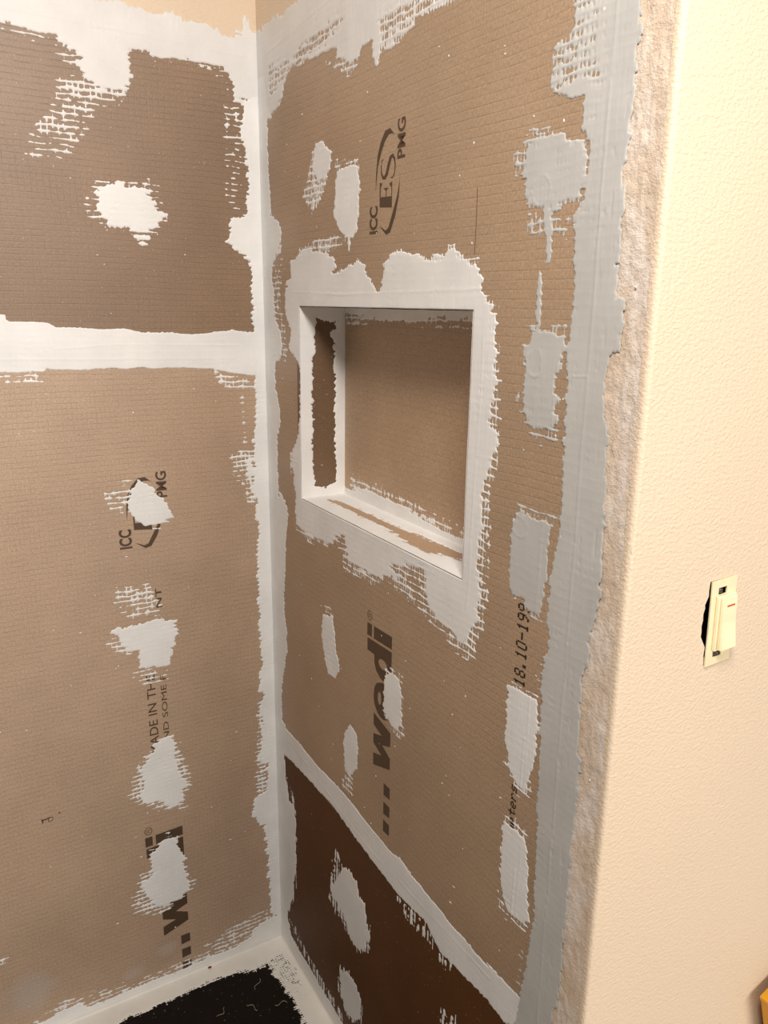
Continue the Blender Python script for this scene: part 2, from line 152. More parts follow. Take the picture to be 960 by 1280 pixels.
    ('frame', 'S', 1, 0.01, [(0.0775,1.4678),(0.1051,1.4848),(0.1061,1.5117),(0.1402,1.5271),(0.183,1.5293),(0.2235,1.5199),(0.2696,1.513),(0.2807,1.4973),(0.2714,1.4887),(0.3079,1.4925),(0.3509,1.5028),(0.3691,1.5014),(0.384,1.4828),(0.4003,1.4668),(0.4123,1.4554),(0.4235,1.4672),(0.4303,1.4927),(0.4445,1.5094),(0.4587,1.5144),(0.5138,1.5063),(0.5399,1.4992),(0.5824,1.5008),(0.5889,1.5094),(0.6019,1.5119),(0.6083,1.4997),(0.6225,1.496),(0.6498,1.4901),(0.6613,1.4758),(0.6629,1.4551),(0.6792,1.4429),(0.6902,1.4309),(0.6942,1.4129),(0.6952,1.3698),(0.6993,1.3514),(0.6932,1.3319),(0.6902,1.3059),(0.7045,1.2885),(0.706,1.2693),(0.7007,1.2717),(0.6886,1.2465),(0.6821,1.2045),(0.6847,1.1706),(0.6787,1.1408),(0.6778,1.1155),(0.6868,1.0858),(0.6818,1.0622),(0.6895,1.0501),(0.6672,1.0232),(0.6629,1.0004),(0.6478,0.9984),(0.6254,1.0073),(0.5926,1.013),(0.5646,1.0294),(0.5431,1.0385),(0.5063,1.0453),(0.4681,1.0389),(0.4362,1.0255),(0.4024,1.0194),(0.3249,1.0215),(0.3122,1.0462),(0.2602,1.0335),(0.2067,1.0275),(0.1497,1.0264),(0.114,1.0372),(0.1153,1.0793),(0.1047,1.1286),(0.094,1.1726),(0.0945,1.1164),(0.1,1.1685),(0.1312,1.2133),(0.1387,1.2723),(0.1403,1.3293),(0.1178,1.3465),(0.0949,1.3642),(0.1019,1.3928),(0.079,1.4156)]),
    ('frame', 'T', 0.47, 0.01, [(0.6626,1.4581),(0.6939,1.446),(0.7019,1.4101),(0.7048,1.3457),(0.7111,1.2702),(0.6975,1.2147),(0.6816,1.2113),(0.6778,1.3302),(0.6902,1.3695),(0.6857,1.4248)]),
    ('frame', 'T', 0.47, 0.01, [(0.703,1.2753),(0.698,1.208),(0.7028,1.1475),(0.7025,1.0838),(0.6999,1.0466),(0.6816,0.9869),(0.6643,0.9798),(0.6204,0.9856),(0.5658,1.0053),(0.5074,1.0183),(0.4608,1.0201),(0.4027,1.0059),(0.3106,0.9958),(0.3006,1.0359),(0.1727,1.0107),(0.1014,1.0288),(0.1733,1.0416),(0.3199,1.0507),(0.3391,1.028),(0.491,1.0511),(0.5644,1.0334),(0.6313,1.0135),(0.6669,1.0269),(0.6807,1.0765),(0.6709,1.1315),(0.6821,1.2045)]),
    ('frame', 'X', 0.45, 0.01, [(0.4596,1.0544),(0.5549,1.0827),(0.5646,1.0294),(0.5064,1.0433)]),
    ('frame', 'X', 0.45, 0.008, [(0.2603,1.0442),(0.3102,1.0668),(0.32,1.0413),(0.2806,1.0352)]),
    ('frame', 'T', 0.5, 0.01, [(0.1039,1.5308),(0.2858,1.548),(0.3272,1.5345),(0.2858,1.5184),(0.2047,1.522)]),
    ('frame', 'T', 0.5, 0.01, [(0.6111,1.4996),(0.6546,1.4947),(0.6608,1.4825),(0.6174,1.4899)]),
]
PAN_BARE = [(-0.6379, -0.0313), (-0.3326, -0.0502), (-0.3027, -0.0476), (-0.2419, -0.0451), (-0.1788, -0.0425), (-0.1278, -0.0498), (-0.078, -0.0634), (-0.06, -0.0602), (-0.0608, -0.1023), (-0.0528, -0.1353), (-0.0498, -0.1781), (-0.0519, -0.2413), (-0.0611, -0.4349)]
NICHE_SIDE_BARE = [(0.0337, 1.4139), (0.0519, 1.41), (0.0714, 1.4101), (0.0714, 1.3939), (0.0611, 1.3898), (0.0681, 1.3735), (0.0671, 1.3488), (0.0695, 1.2904), (0.0694, 1.2048), (0.0713, 1.152), (0.0743, 1.1161), (0.0508, 1.105), (0.0292, 1.1117), (0.0232, 1.1387), (0.0216, 1.165), (0.0252, 1.2078), (0.0243, 1.2713), (0.024, 1.3415), (0.031, 1.3617), (0.0289, 1.3859)]
NICHE_BACK_BARE = [(0.1324, 1.4263), (0.216, 1.4178), (0.3652, 1.4163), (0.4542, 1.4211), (0.525, 1.4243), (0.594, 1.4242), (0.6213, 1.1035), (0.5225, 1.1009), (0.4735, 1.103), (0.4208, 1.109), (0.3646, 1.1115), (0.3041, 1.1141), (0.2218, 1.1178), (0.1453, 1.0975), (0.1339, 1.1133)]
NICHE_SILL_BARE = [(0.0408, 0.1684), (0.0596, 0.1963), (0.0576, 0.3083), (0.0587, 0.3939), (0.0637, 0.465), (0.0672, 0.5517), (0.0702, 0.6051), (0.0488, 0.633), (0.0472, 0.5793), (0.0256, 0.5226), (0.0266, 0.4618), (0.0317, 0.4217), (0.0368, 0.3626), (0.0388, 0.2661), (0.0358, 0.2)]

# ------------------------------------------------------------------ frames of the surfaces
TILT = 0.0155                      # the left wall leans back a little
Y_END = -0.9228                    # where the shower wall ends and the painted wall turns off
M_LEFT = Matrix(((1, 0, 0, 0), (0, math.sin(TILT), -math.cos(TILT), 0), (0, math.cos(TILT), math.sin(TILT), 0), (0, 0, 0, 1)))
M_RIGHT = Matrix(((0, 0, -1, 0), (-1, 0, 0, 0), (0, 1, 0, 0), (0, 0, 0, 1)))
M_FRONT = Matrix(((1, 0, 0, 0), (0, 0, -1, Y_END), (0, 1, 0, 0), (0, 0, 0, 1)))
N_X0, N_X1, N_Y0, N_Y1, N_D = 0.1403, 0.6465, 1.0898, 1.4355, 0.090   # niche opening and depth

# ------------------------------------------------------------------ object helpers
def link(name, me, mat=None, parent=None, matrix=None, smooth=False):
    o = bpy.data.objects.new(name, me)
    COL.objects.link(o)
    if parent is not None:
        o.parent = parent
    if matrix is not None:
        o.matrix_local = matrix
    if mat is not None and me is not None:
        me.materials.append(mat)
    if smooth and me is not None and len(me.polygons):
        me.polygons.foreach_set('use_smooth', np.ones(len(me.polygons), dtype=bool))
    return o

def tag(o, label=None, cat=None, group=None, kind=None):
    if label: o['label'] = label
    if cat: o['category'] = cat
    if group: o['group'] = group
    if kind: o['kind'] = kind
    return o

def pydata(name, verts, faces):
    me = bpy.data.meshes.new(name)
    me.from_pydata([tuple(v) for v in verts], [], [tuple(f) for f in faces])
    me.update()
    return me

def fast_mesh(name, verts, loops, starts, totals):
    me = bpy.data.meshes.new(name)
    me.vertices.add(len(verts))
    me.vertices.foreach_set('co', np.asarray(verts, dtype=np.float32).ravel())
    me.loops.add(len(loops))
    me.loops.foreach_set('vertex_index', np.asarray(loops, dtype=np.int32))
    me.polygons.add(len(starts))
    me.polygons.foreach_set('loop_start', np.asarray(starts, dtype=np.int32))
    me.polygons.foreach_set('loop_total', np.asarray(totals, dtype=np.int32))
    me.update(calc_edges=True)
    me.validate()
    return me

def box_bm(bm, lo, hi, bevel=0.0, seg=2):
    t = bmesh.new()
    bmesh.ops.create_cube(t, size=1.0)
    for v in t.verts:
        v.co = Vector([lo[i] + (v.co[i] + 0.5) * (hi[i] - lo[i]) for i in range(3)])
    if bevel:
        bmesh.ops.bevel(t, geom=list(t.edges), offset=bevel, segments=seg, profile=0.5, affect='EDGES')
    me = bpy.data.meshes.new('tmp'); t.to_mesh(me); t.free()
    bm.from_mesh(me); bpy.data.meshes.remove(me)

def box_mesh(name, lo, hi, bevel=0.0, seg=2):
    bm = bmesh.new(); box_bm(bm, lo, hi, bevel, seg)
    me = bpy.data.meshes.new(name); bm.to_mesh(me); bm.free()
    return me

def flat_polys(name, polys, z):
    """flat print: list of 2D rings (each a ring or [outer, hole...]) at height z"""
    V, Fc = [], []
    for p in polys:
        rings = p if isinstance(p[0][0], (tuple, list)) else [p]
        flat = [Vector((q[0], q[1], z)) for r in rings for q in r]
        tris = tessellate_polygon([[Vector((q[0], q[1], 0)) for q in r] for r in rings])
        b = len(V)
        V += flat
        for t in tris:
            a, c, d = (flat[i] for i in t)
            n = (c - a).cross(d - a).z
            Fc.append(tuple(b + i for i in (t if n > 0 else reversed(t))))
    return pydata(name, V, Fc)

# ------------------------------------------------------------------ materials
def srgb(r, g, b):
    f = lambda c: (c / 255 / 12.92) if c / 255 <= 0.04045 else ((c / 255 + 0.055) / 1.055) ** 2.4
    return (f(r), f(g), f(b), 1.0)

class NT:
    def __init__(self, name):
        self.m = bpy.data.materials.new(name); self.m.use_nodes = True
        self.t = self.m.node_tree; self.n = self.t.nodes; self.l = self.t.links
        self.b = self.n['Principled BSDF']
    def node(self, typ, **kw):
        nd = self.n.new(typ)
        for k, v in kw.items(): setattr(nd, k, v)
        return nd
    def put(self, sock, val):
        if isinstance(val, bpy.types.NodeSocket): self.l.new(val, sock)
        else: sock.default_value = val
    def math(self, op, a, b=0.0, c=0.0, clamp=False):
        nd = self.node('ShaderNodeMath', operation=op, use_clamp=clamp)
        for i, v in enumerate((a, b, c)): self.put(nd.inputs[i], v)
        return nd.outputs[0]
    def coord(self, scale=(1, 1, 1), which='Object'):
        tc = self.node('ShaderNodeTexCoord'); mp = self.node('ShaderNodeMapping')
        self.l.new(tc.outputs[which], mp.inputs[0]); mp.inputs['Scale'].default_value = scale
        return mp.outputs[0]
    def noise(self, vec, scale, detail=3.0, rough=0.55, dist=0.0):
        nd = self.node('ShaderNodeTexNoise')
        self.l.new(vec, nd.inputs['Vector'])
        nd.inputs['Scale'].default_value = scale; nd.inputs['Detail'].default_value = detail
        nd.inputs['Roughness'].default_value = rough; nd.inputs['Distortion'].default_value = dist
        return nd.outputs['Fac']
    def ramp(self, fac, stops):
        nd = self.node('ShaderNodeValToRGB'); self.put(nd.inputs[0], fac)
        e = nd.color_ramp.elements
        while len(e) < len(stops): e.new(0.5)
        for i, (p, c) in enumerate(stops):
            e[i].position = p; e[i].color = c
        return nd.outputs[0]
    def remap(self, v, a, b, c=0.0, d=1.0):
        nd = self.node('ShaderNodeMapRange')
        self.put(nd.inputs[0], v)
        for i, q in enumerate((a, b, c, d)): nd.inputs[i + 1].default_value = q
        return nd.outputs[0]
    def mix(self, fac, a, b):
        nd = self.node('ShaderNodeMix', data_type='RGBA')
        self.put(nd.inputs[0], fac); self.put(nd.inputs[6], a); self.put(nd.inputs[7], b)
        return nd.outputs[2]
    def bump(self, h, strength, dist, normal=None):
        nd = self.node('ShaderNodeBump'); nd.inputs['Strength'].default_value = strength
        nd.inputs['Distance'].default_value = dist
        self.l.new(h, nd.inputs['Height'])
        if normal is not None: self.l.new(normal, nd.inputs['Normal'])
        return nd.outputs[0]
    def done(self, color=None, rough=None, normal=None, spec=None):
        if color is not None: self.put(self.b.inputs['Base Color'], color)
        if rough is not None: self.put(self.b.inputs['Roughness'], rough)
        if normal is not None: self.l.new(normal, self.b.inputs['Normal'])
        if spec is not None: self.b.inputs['Specular IOR Level'].default_value = spec
        return self.m

def board_material(name, base, col_pitch, row_pitch, line=0.22, smear=None, thread=1.0, spec=0.8, rough=0.50):
    """polymer-cement face with the woven mesh telling through"""
    t = NT(name)
    v = t.coord()
    sep = t.node('ShaderNodeSeparateXYZ'); t.l.new(v, sep.inputs[0])
    wob = t.noise(v, 3.0, 1.0)
    wob2 = t.noise(v, 60.0, 2.0)
    def lines(axis, pitch, width, amt):
        p = t.math('DIVIDE', sep.outputs[axis], pitch)
        p = t.math('ADD', p, t.math('MULTIPLY', wob, amt))
        p = t.math('ADD', p, t.math('MULTIPLY', wob2, 0.16))
        d = t.math('ABSOLUTE', t.math('SUBTRACT', t.math('FRACT', p), 0.5))
        return t.remap(d, width, 0.0)
    rows = lines(1, row_pitch, 0.13, 1.6)
    cols = lines(0, col_pitch, 0.13, 1.6)
    patch = t.remap(t.noise(v, 7.0, 3.0), 0.35, 0.65)          # columns tell only here and there
    cols = t.math('MULTIPLY', cols, t.math('MULTIPLY_ADD', patch, 0.6, 0.15))
    brk = t.remap(t.noise(v, 45.0, 2.0), 0.30, 0.60, 0.25, 1.0)
    net = t.math('MULTIPLY', t.math('MAXIMUM', rows, cols), brk)
    big = t.noise(v, 5.0, 4.0, 0.6)
    grain = t.noise(t.coord((1.0, 0.55, 1.0)), 420.0, 3.0, 0.75)
    b = [c for c in base[:3]]
    lo = tuple(c * 0.90 for c in b) + (1,)
    hi = tuple(min(1, c * 1.10) for c in b) + (1,)
    col = t.ramp(big, [(0.3, lo), (0.7, hi)])
    g = t.ramp(grain, [(0.25, (0.72, 0.71, 0.70, 1)), (0.75, (1.30, 1.29, 1.27, 1))])
    mul = t.node('ShaderNodeMix', data_type='RGBA', blend_type='MULTIPLY'); mul.inputs[0].default_value = 1.0
    t.l.new(col, mul.inputs[6]); t.l.new(g, mul.inputs[7]); col = mul.outputs[2]
    dark = tuple(c * 0.55 for c in b) + (1,)
    col = t.mix(t.math('MULTIPLY', net, line * 2.0), col, dark)
    speck = t.remap(t.noise(v, 230.0, 1.0, 0.4), 0.73, 0.78)
    col = t.mix(t.math('MULTIPLY', speck, 0.55), col, (0.55, 0.50, 0.44, 1))
    if smear:
        for (cx, cy, rx, ry, amt) in smear:                     # wiped-on sealant haze, a stain on the face
            dx = t.math('DIVIDE', t.math('SUBTRACT', sep.outputs[0], cx), rx)
            dy = t.math('DIVIDE', t.math('SUBTRACT', sep.outputs[1], cy), ry)
            d2 = t.math('ADD', t.math('MULTIPLY', dx, dx), t.math('MULTIPLY', dy, dy))
            d2 = t.math('ADD', d2, t.math('MULTIPLY', t.math('SUBTRACT', t.noise(v, 22.0, 4.0), 0.5), 1.8))
            k = t.math('MULTIPLY', t.remap(d2, 1.0, 0.0), amt)
            col = t.mix(k, col, srgb(196, 188, 182))
    h = t.math('ADD', t.math('MULTIPLY', net, -0.9 * thread), t.math('MULTIPLY', grain, 0.35))
    return t.done(col, rough, t.bump(h, 0.32, 0.0008), spec)

def coat_material(name, col, rough=0.5, bump=0.5):
    t = NT(name)
    v = t.coord()
    n = t.noise(v, 14.0, 4.0)
    lo = tuple(c * 0.94 for c in col[:3]) + (1,); hi = tuple(min(1, c * 1.05) for c in col[:3]) + (1,)
    c = t.ramp(n, [(0.3, lo), (0.7, hi)])
    drag = t.noise(t.coord((1, 0.22, 1)), 160.0, 4.0, 0.6)
    fine = t.noise(v, 700.0, 2.0)
    h = t.math('ADD', drag, t.math('MULTIPLY', fine, 0.25))
    return t.done(c, rough, t.bump(h, bump, 0.0012), 0.4)

def plain(name, col, rough=0.5, metal=0.0, bump=None):
    t = NT(name)
    v = t.coord()
    n = t.noise(v, 30.0, 3.0)
    lo = tuple(c * 0.93 for c in col[:3]) + (1,); hi = tuple(min(1, c * 1.05) for c in col[:3]) + (1,)
    t.b.inputs['Metallic'].default_value = metal
    nm = t.bump(t.noise(v, bump[0], 3.0), bump[1], bump[2]) if bump else None
    return t.done(t.ramp(n, [(0.3, lo), (0.7, hi)]), rough, nm)

def paint_material(name, col):
    """roller-stippled wall paint"""
    t = NT(name)
    v = t.coord()
    n1 = t.noise(t.coord((0.7, 1, 1)), 270.0, 3.0, 0.55, 0.3)
    n2 = t.noise(v, 60.0, 2.0)
    h = t.math('ADD', t.remap(n1, 0.35, 0.7), t.math('MULTIPLY', n2, 0.5))
    big = t.noise(v, 3.0, 2.0)
    lo = tuple(c * 0.97 for c in col[:3]) + (1,)
    return t.done(t.ramp(big, [(0.3, lo), (0.7, col)]), 0.5, t.bump(h, 0.42, 0.0012), 0.4)

def plaster_material(name):
    """torn face of the old wallboard: pinkish tan paper and filler"""
    t = NT(name)
    v = t.coord()
    a = t.noise(t.coord((1, 0.35, 1)), 28.0, 5.0, 0.65)
    b = t.noise(v, 240.0, 4.0, 0.75)
    col = t.ramp(a, [(0.30, srgb(212, 186, 160)), (0.48, srgb(226, 206, 186)), (0.60, srgb(234, 220, 208)), (0.75, srgb(220, 198, 172))])
    col = t.mix(t.remap(b, 0.55, 0.85, 0.0, 0.35), col, srgb(206, 178, 148))
    return t.done(col, 0.85, t.bump(t.math('ADD', b, a), 0.75, 0.0022), 0.2)

MAT = {}
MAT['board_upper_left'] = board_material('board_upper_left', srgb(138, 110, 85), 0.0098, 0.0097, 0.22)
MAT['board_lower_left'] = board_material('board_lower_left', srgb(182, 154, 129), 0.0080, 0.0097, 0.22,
    smear=[(-0.335, 0.060, 0.030, 0.018, 0.3), (-0.265, 0.085, 0.030, 0.02, 0.3), (-0.54, 0.105, 0.06, 0.055, 0.32)])
MAT['board_right'] = board_material('board_right', srgb(172, 144, 117), 0.0062, 0.0106, 0.09)
MAT['board_dark'] = board_material('board_dark', srgb(94, 59, 29), 0.0062, 0.0106, 0.05, thread=0.2, spec=0.25, rough=0.6)
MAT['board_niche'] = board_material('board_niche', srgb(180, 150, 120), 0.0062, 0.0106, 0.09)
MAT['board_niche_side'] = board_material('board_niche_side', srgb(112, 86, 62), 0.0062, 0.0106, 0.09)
MAT['pan'] = board_material('pan', srgb(24, 16, 11), 0.0055, 0.0055, 0.2, spec=0.15, rough=0.7)
MAT['coat'] = coat_material('coat', srgb(237, 234, 230), 0.5, 0.25)
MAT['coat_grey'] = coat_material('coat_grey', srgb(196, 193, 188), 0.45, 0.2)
MAT['coat_thin'] = coat_material('coat_thin', srgb(228, 224, 220), 0.5, 0.3)
MAT['coat_floor'] = coat_material('coat_floor', srgb(226, 220, 210), 0.5, 0.25)
MAT['paint'] = paint_material('paint', srgb(231, 208, 181))
MAT['plaster'] = plaster_material('plaster')
MAT['foam'] = plain('foam', srgb(120, 150, 175), 0.8)
MAT['gypsum'] = plain('gypsum', srgb(205, 196, 182), 0.9, 0, (300.0, 0.5, 0.001))
MAT['ink'] = plain('ink', srgb(84, 63, 45), 0.55)
MAT['ink_black'] = plain('ink_black', srgb(34, 26, 22), 0.6)
MAT['cream'] = plain('cream', srgb(250, 236, 196), 0.35)
MAT['cream_paint'] = plain('cream_paint', srgb(244, 226, 186), 0.5, 0, (120.0, 0.3, 0.001))
MAT['red'] = plain('red', srgb(214, 74, 40), 0.4)
MAT['steel'] = plain('steel', srgb(150, 142, 134), 0.35, 1.0)
MAT['black'] = plain('black', srgb(26, 20, 17), 0.8)
MAT['yellow'] = plain('yellow', srgb(226, 160, 24), 0.45, 0, (90.0, 0.5, 0.002))
MAT['shade_brown'] = plain('shade_brown', srgb(92, 66, 44), 0.5)  # shade beside the yellow bar, given as a brown colour
MAT['tile'] = plain('tile', srgb(214, 206, 194), 0.35)
MAT['crumb'] = plain('crumb', srgb(110, 38, 22), 0.7)
MAT['fibre'] = plain('fibre', srgb(190, 172, 146), 0.7)

# ------------------------------------------------------------------ coating: field on a grid -> marching squares
def vnoise(x, y, seed):
    xi = np.floor(x).astype(np.int64); yi = np.floor(y).astype(np.int64)
    xf = x - xi; yf = y - yi
    xf = xf * xf * (3 - 2 * xf); yf = yf * yf * (3 - 2 * yf)
    def h(a, b):
        n = (a * 374761393 + b * 668265263 + seed * 1442695041) & 0xffffffff
        n = ((n ^ (n >> 13)) * 1274126177) & 0xffffffff
        n = ((n ^ (n >> 16)) * 2246822519) & 0xffffffff
        return ((n ^ (n >> 15)) & 0xffff) / 65535.0
    return (h(xi, yi) * (1 - xf) + h(xi + 1, yi) * xf) * (1 - yf) + (h(xi, yi + 1) * (1 - xf) + h(xi + 1, yi + 1) * xf) * yf

def poly_sdf(px, py, poly):
    """signed distance, positive inside"""
    p = np.asarray(poly, dtype=float)
    d = np.full(px.shape, 1e9); inside = np.zeros(px.shape, dtype=bool)
    n = len(p)
    for i in range(n):
        ax, ay = p[i]; bx, by = p[(i + 1) % n]
        ex, ey = bx - ax, by - ay
        wx, wy = px - ax, py - ay
        t = np.clip((wx * ex + wy * ey) / (ex * ex + ey * ey + 1e-18), 0, 1)
        d = np.minimum(d, (wx - ex * t) ** 2 + (wy - ey * t) ** 2)
        if ay != by:
            c = ((ay > py) != (by > py)) & (px < ex * (py - ay) / (by - ay) + ax)
            inside ^= c
    d = np.sqrt(d)
    return np.where(inside, d, -d)

CASES = {0: [], 1: [[0, 4, 7]], 2: [[1, 5, 4]], 3: [[0, 1, 5, 7]], 4: [[2, 6, 5]], 5: [[0, 4, 7], [2, 6, 5]],
         6: [[1, 2, 6, 4]], 7: [[0, 1, 2, 6, 7]], 8: [[3, 7, 6]], 9: [[0, 4, 6, 3]], 10: [[1, 5, 4], [3, 7, 6]],
         11: [[0, 1, 5, 6, 3]], 12: [[2, 3, 7, 5]], 13: [[0, 4, 5, 2, 3]], 14: [[1, 2, 3, 7, 4]], 15: [[0, 1, 2, 3]]}

def march(f, gx, gy, zfun, owner, count):
    """polygons where f > 0; returns one (verts, loops, starts, totals) per owner index"""
    ny, nx = f.shape
    ins = f > 0
    code = (ins[:-1, :-1] * 1 + ins[:-1, 1:] * 2 + ins[1:, 1:] * 4 + ins[1:, :-1] * 8).astype(np.int32)
    X, Y = np.meshgrid(gx, gy)
    nb = nx * ny
    hden = f[:, :-1] - f[:, 1:]; hden = np.where(np.abs(hden) < 1e-9, 1e-9, hden)
    ht = np.clip(f[:, :-1] / hden, 0.02, 0.98)
    vden = f[:-1, :] - f[1:, :]; vden = np.where(np.abs(vden) < 1e-9, 1e-9, vden)
    vt = np.clip(f[:-1, :] / vden, 0.02, 0.98)
    hx = X[:, :-1] + ht * (X[:, 1:] - X[:, :-1]); hy = Y[:, :-1]
    vx = X[:-1, :]; vy = Y[:-1, :] + vt * (Y[1:, :] - Y[:-1, :])
    allx = np.concatenate([X.ravel(), hx.ravel(), vx.ravel()])
    ally = np.concatenate([Y.ravel(), hy.ravel(), vy.ravel()])
    allz = np.concatenate([zfun.ravel(), np.full(hx.size, 0.00012), np.full(vx.size, 0.00012)])
    nid = np.arange(nb).reshape(ny, nx)
    hid = nb + np.arange(hx.size).reshape(ny, nx - 1)
    vid = nb + hx.size + np.arange(vx.size).reshape(ny - 1, nx)
    slots = [nid[:-1, :-1], nid[:-1, 1:], nid[1:, 1:], nid[1:, :-1], hid[:-1, :], vid[:, 1:], hid[1:, :], vid[:, :-1]]
    res = []
    for k in range(count):
        own = owner == k
        loops, tot = [], []
        for c, polys in CASES.items():
            if not polys: continue
            sel = own & (code == c)
            if not sel.any(): continue
            for p in polys:
                loops.append(np.stack([slots[s][sel] for s in p], axis=1).ravel())
                tot.append(np.full(int(sel.sum()), len(p)))
        if not loops:
            res.append(None); continue
        loops = np.concatenate(loops); tot = np.concatenate(tot)
        used, inv = np.unique(loops, return_inverse=True)
        verts = np.stack([allx[used], ally[used], allz[used]], axis=1)
        starts = np.concatenate([[0], np.cumsum(tot)[:-1]])
        res.append((verts, inv.ravel(), starts, tot))
    return res

def coat(x0, x1, y0, y1, res, items, col_pitch, row_pitch, seed, streak=0.004, thick=0.0010, specks=0, speck_area=None,
         ridges=(), rings=(), hole=None, fine=0.0022, row_w=0.22, col_gain=0.8, plain_area=None):
    """coverage of every coat object against the weave of the board; dict of object name -> mesh data"""
    gx = np.arange(x0, x1 + res * 0.5, res); gy = np.arange(y0, y1 + res * 0.5, res)
    X, Y = np.meshgrid(gx, gy)
    wob = vnoise(X / 0.30, Y / 0.30, seed + 1) * 1.2
    w2 = vnoise(X / 0.017, Y / 0.017, seed + 2) * 0.35
    pr = Y / row_pitch + wob + w2
    pc = X / col_pitch + wob * 0.8 + w2
    dr = np.abs(pr - np.floor(pr) - 0.5); dc = np.abs(pc - np.floor(pc) - 0.5)
    lr = np.exp(-(dr / row_w) ** 2); lc = np.exp(-(dc / (row_w * 0.85)) ** 2) * col_gain
    lr = lr * (0.62 + 0.5 * vnoise(X / 0.011, Y / 0.004, seed + 14)); lc = lc * (0.5 + 0.65 * vnoise(X / 0.004, Y / 0.008, seed + 15))
    web = np.maximum(lr, lc)
    cell = vnoise(np.floor(pc) + 0.001, np.floor(pr) + 0.001, seed + 3)
    T = 0.27 + 0.42 * (1 - web) + 0.22 * (cell - 0.5) + 0.20 * (vnoise(X / 0.0042, Y / 0.0042, seed + 4) - 0.5) \
        + 0.18 * (vnoise(X / 0.03, Y / 0.03, seed + 9) - 0.5)
    T = np.clip(T, 0.08, 0.90)
    if plain_area is not None:                      # off the woven face the edge is only smeared
        k = np.clip(plain_area(X, Y), 0, 1)
        drag = vnoise(X / 0.0028, Y / 0.030, seed + 16)
        T = T * (1 - k) + k * np.clip(0.5 + 0.75 * (drag - 0.5) + 0.35 * (vnoise(X / 0.005, Y / 0.005, seed + 17) - 0.5), 0.08, 0.9)
    off = streak * (vnoise(X / 0.030, np.floor(pr) + 0.001, seed + 5) * 2 - 1) + fine * (vnoise(X / 0.006, Y / 0.006, seed + 6) * 2 - 1)
    names = []
    for it in items:
        if it[0] not in names: names.append(it[0])
    C = {n: np.zeros(X.shape, dtype=np.float32) for n in names}
    cuts = []
    for (nm, mode, lev, fe, poly) in items:
        p = np.asarray(poly)
        pad = 0.02
        i0, i1 = np.searchsorted(gx, [p[:, 0].min() - pad, p[:, 0].max() + pad])
        j0, j1 = np.searchsorted(gy, [p[:, 1].min() - pad, p[:, 1].max() + pad])
        if i1 <= i0 or j1 <= j0: continue
        s = (slice(j0, j1), slice(i0, i1))
        sd = poly_sdf(X[s], Y[s], p) + off[s] * min(1.0, fe / 0.010)
        if mode == 'S':
            C[nm][s] = np.maximum(C[nm][s], np.clip(0.5 + sd / fe, 0, 1))
        elif mode == 'T':
            C[nm][s] = np.maximum(C[nm][s], lev * np.clip(0.6 + sd / fe, 0, 1))
        else:
            cuts.append((nm, lev, fe, s, sd))
    for (nm, lev, fe, s, sd) in cuts:
        k = np.clip(0.5 + sd / fe, 0, 1)
        C[nm][s] = C[nm][s] * (1 - k) + np.minimum(C[nm][s], lev) * k
    if specks:
        sp = np.zeros(X.shape, dtype=np.float32)
        n = 0
        while n < specks:
            cx = rng.uniform(x0, x1); cy = rng.uniform(y0, y1)
            if speck_area and not speck_area(cx, cy): continue
            n += 1
            rx = rng.uniform(0.0009, 0.0026); ry = rng.uniform(0.0007, 0.0012)
            if rng.random() < 0.25: rx, ry = ry, rx
            i = int((cx - x0) / res); j = int((cy - y0) / res)
            s = (slice(max(0, j - 6), j + 7), slice(max(0, i - 6), i + 7))
            q = ((X[s] - cx) / rx) ** 2 + ((Y[s] - cy) / ry) ** 2
            sp[s] = np.maximum(sp[s], 1.3 * np.exp(-q))
        C['speck'] = sp; names.append('speck')
    st = np.stack([C[n] for n in names])
    best = st.max(axis=0); own = st.argmax(axis=0)
    f = best - T
    if hole:
        f = np.where((X > hole[0] - 1e-6) & (X < hole[1] + 1e-6) & (Y > hole[2] - 1e-6) & (Y < hole[3] + 1e-6), -0.5, f)
    # relief: thin at the fringe, trowelled inside
    z = 0.00015 + thick * np.clip(f / 0.28, 0, 1) ** 0.7
    deep = np.clip(f / 0.4, 0, 1)
    z += deep * 0.0005 * (vnoise(X / 0.035, Y / 0.05, seed + 7) - 0.5)
    z += deep * 0.00016 * (vnoise(X / 0.008, Y / 0.03, seed + 8) - 0.5)
    z -= deep * 0.00010 * (1 - web)
    for (pts, amp, wid) in ridges:
        for a, b in zip(pts[:-1], pts[1:]):
            ex, ey = b[0] - a[0], b[1] - a[1]
            wx, wy = X - a[0], Y - a[1]
            t = np.clip((wx * ex + wy * ey) / (ex * ex + ey * ey), 0, 1)
            d = np.hypot(wx - ex * t + 0.002 * (vnoise(X / 0.05, Y / 0.05, seed + 11) - 0.5), wy - ey * t)
            z += deep * amp * 0.5 * np.exp(-(d / wid) ** 2)
    for (cx, cy, rad, amp) in rings:
        rr = np.hypot(X - cx, (Y - cy)) + 0.004 * (vnoise(X / 0.012, Y / 0.012, seed + 12) - 0.5)
        ang = vnoise(np.arctan2(Y - cy, X - cx) * 1.2 + 9, X * 0 + cx * 50, seed + 13)
        z += deep * 0.22 * amp * np.exp(-((rr - rad) / 0.0018) ** 2) * ang * 1.6
        z -= deep * amp * 0.08 * np.exp(-(rr / (rad * 0.6)) ** 2)
    z = np.maximum(z, 0.00012)
    cell_own = own[:-1, :-1]
    # a cell that straddles the edge belongs to whichever corner is covered most
    fs = np.stack([f[:-1, :-1], f[:-1, 1:], f[1:, 1:], f[1:, :-1]])
    os_ = np.stack([own[:-1, :-1], own[:-1, 1:], own[1:, 1:], own[1:, :-1]])
    cell_own = np.take_along_axis(os_, fs.argmax(axis=0)[None], axis=0)[0]
    out = march(f.astype(np.float64), gx, gy, z, cell_own, len(names))
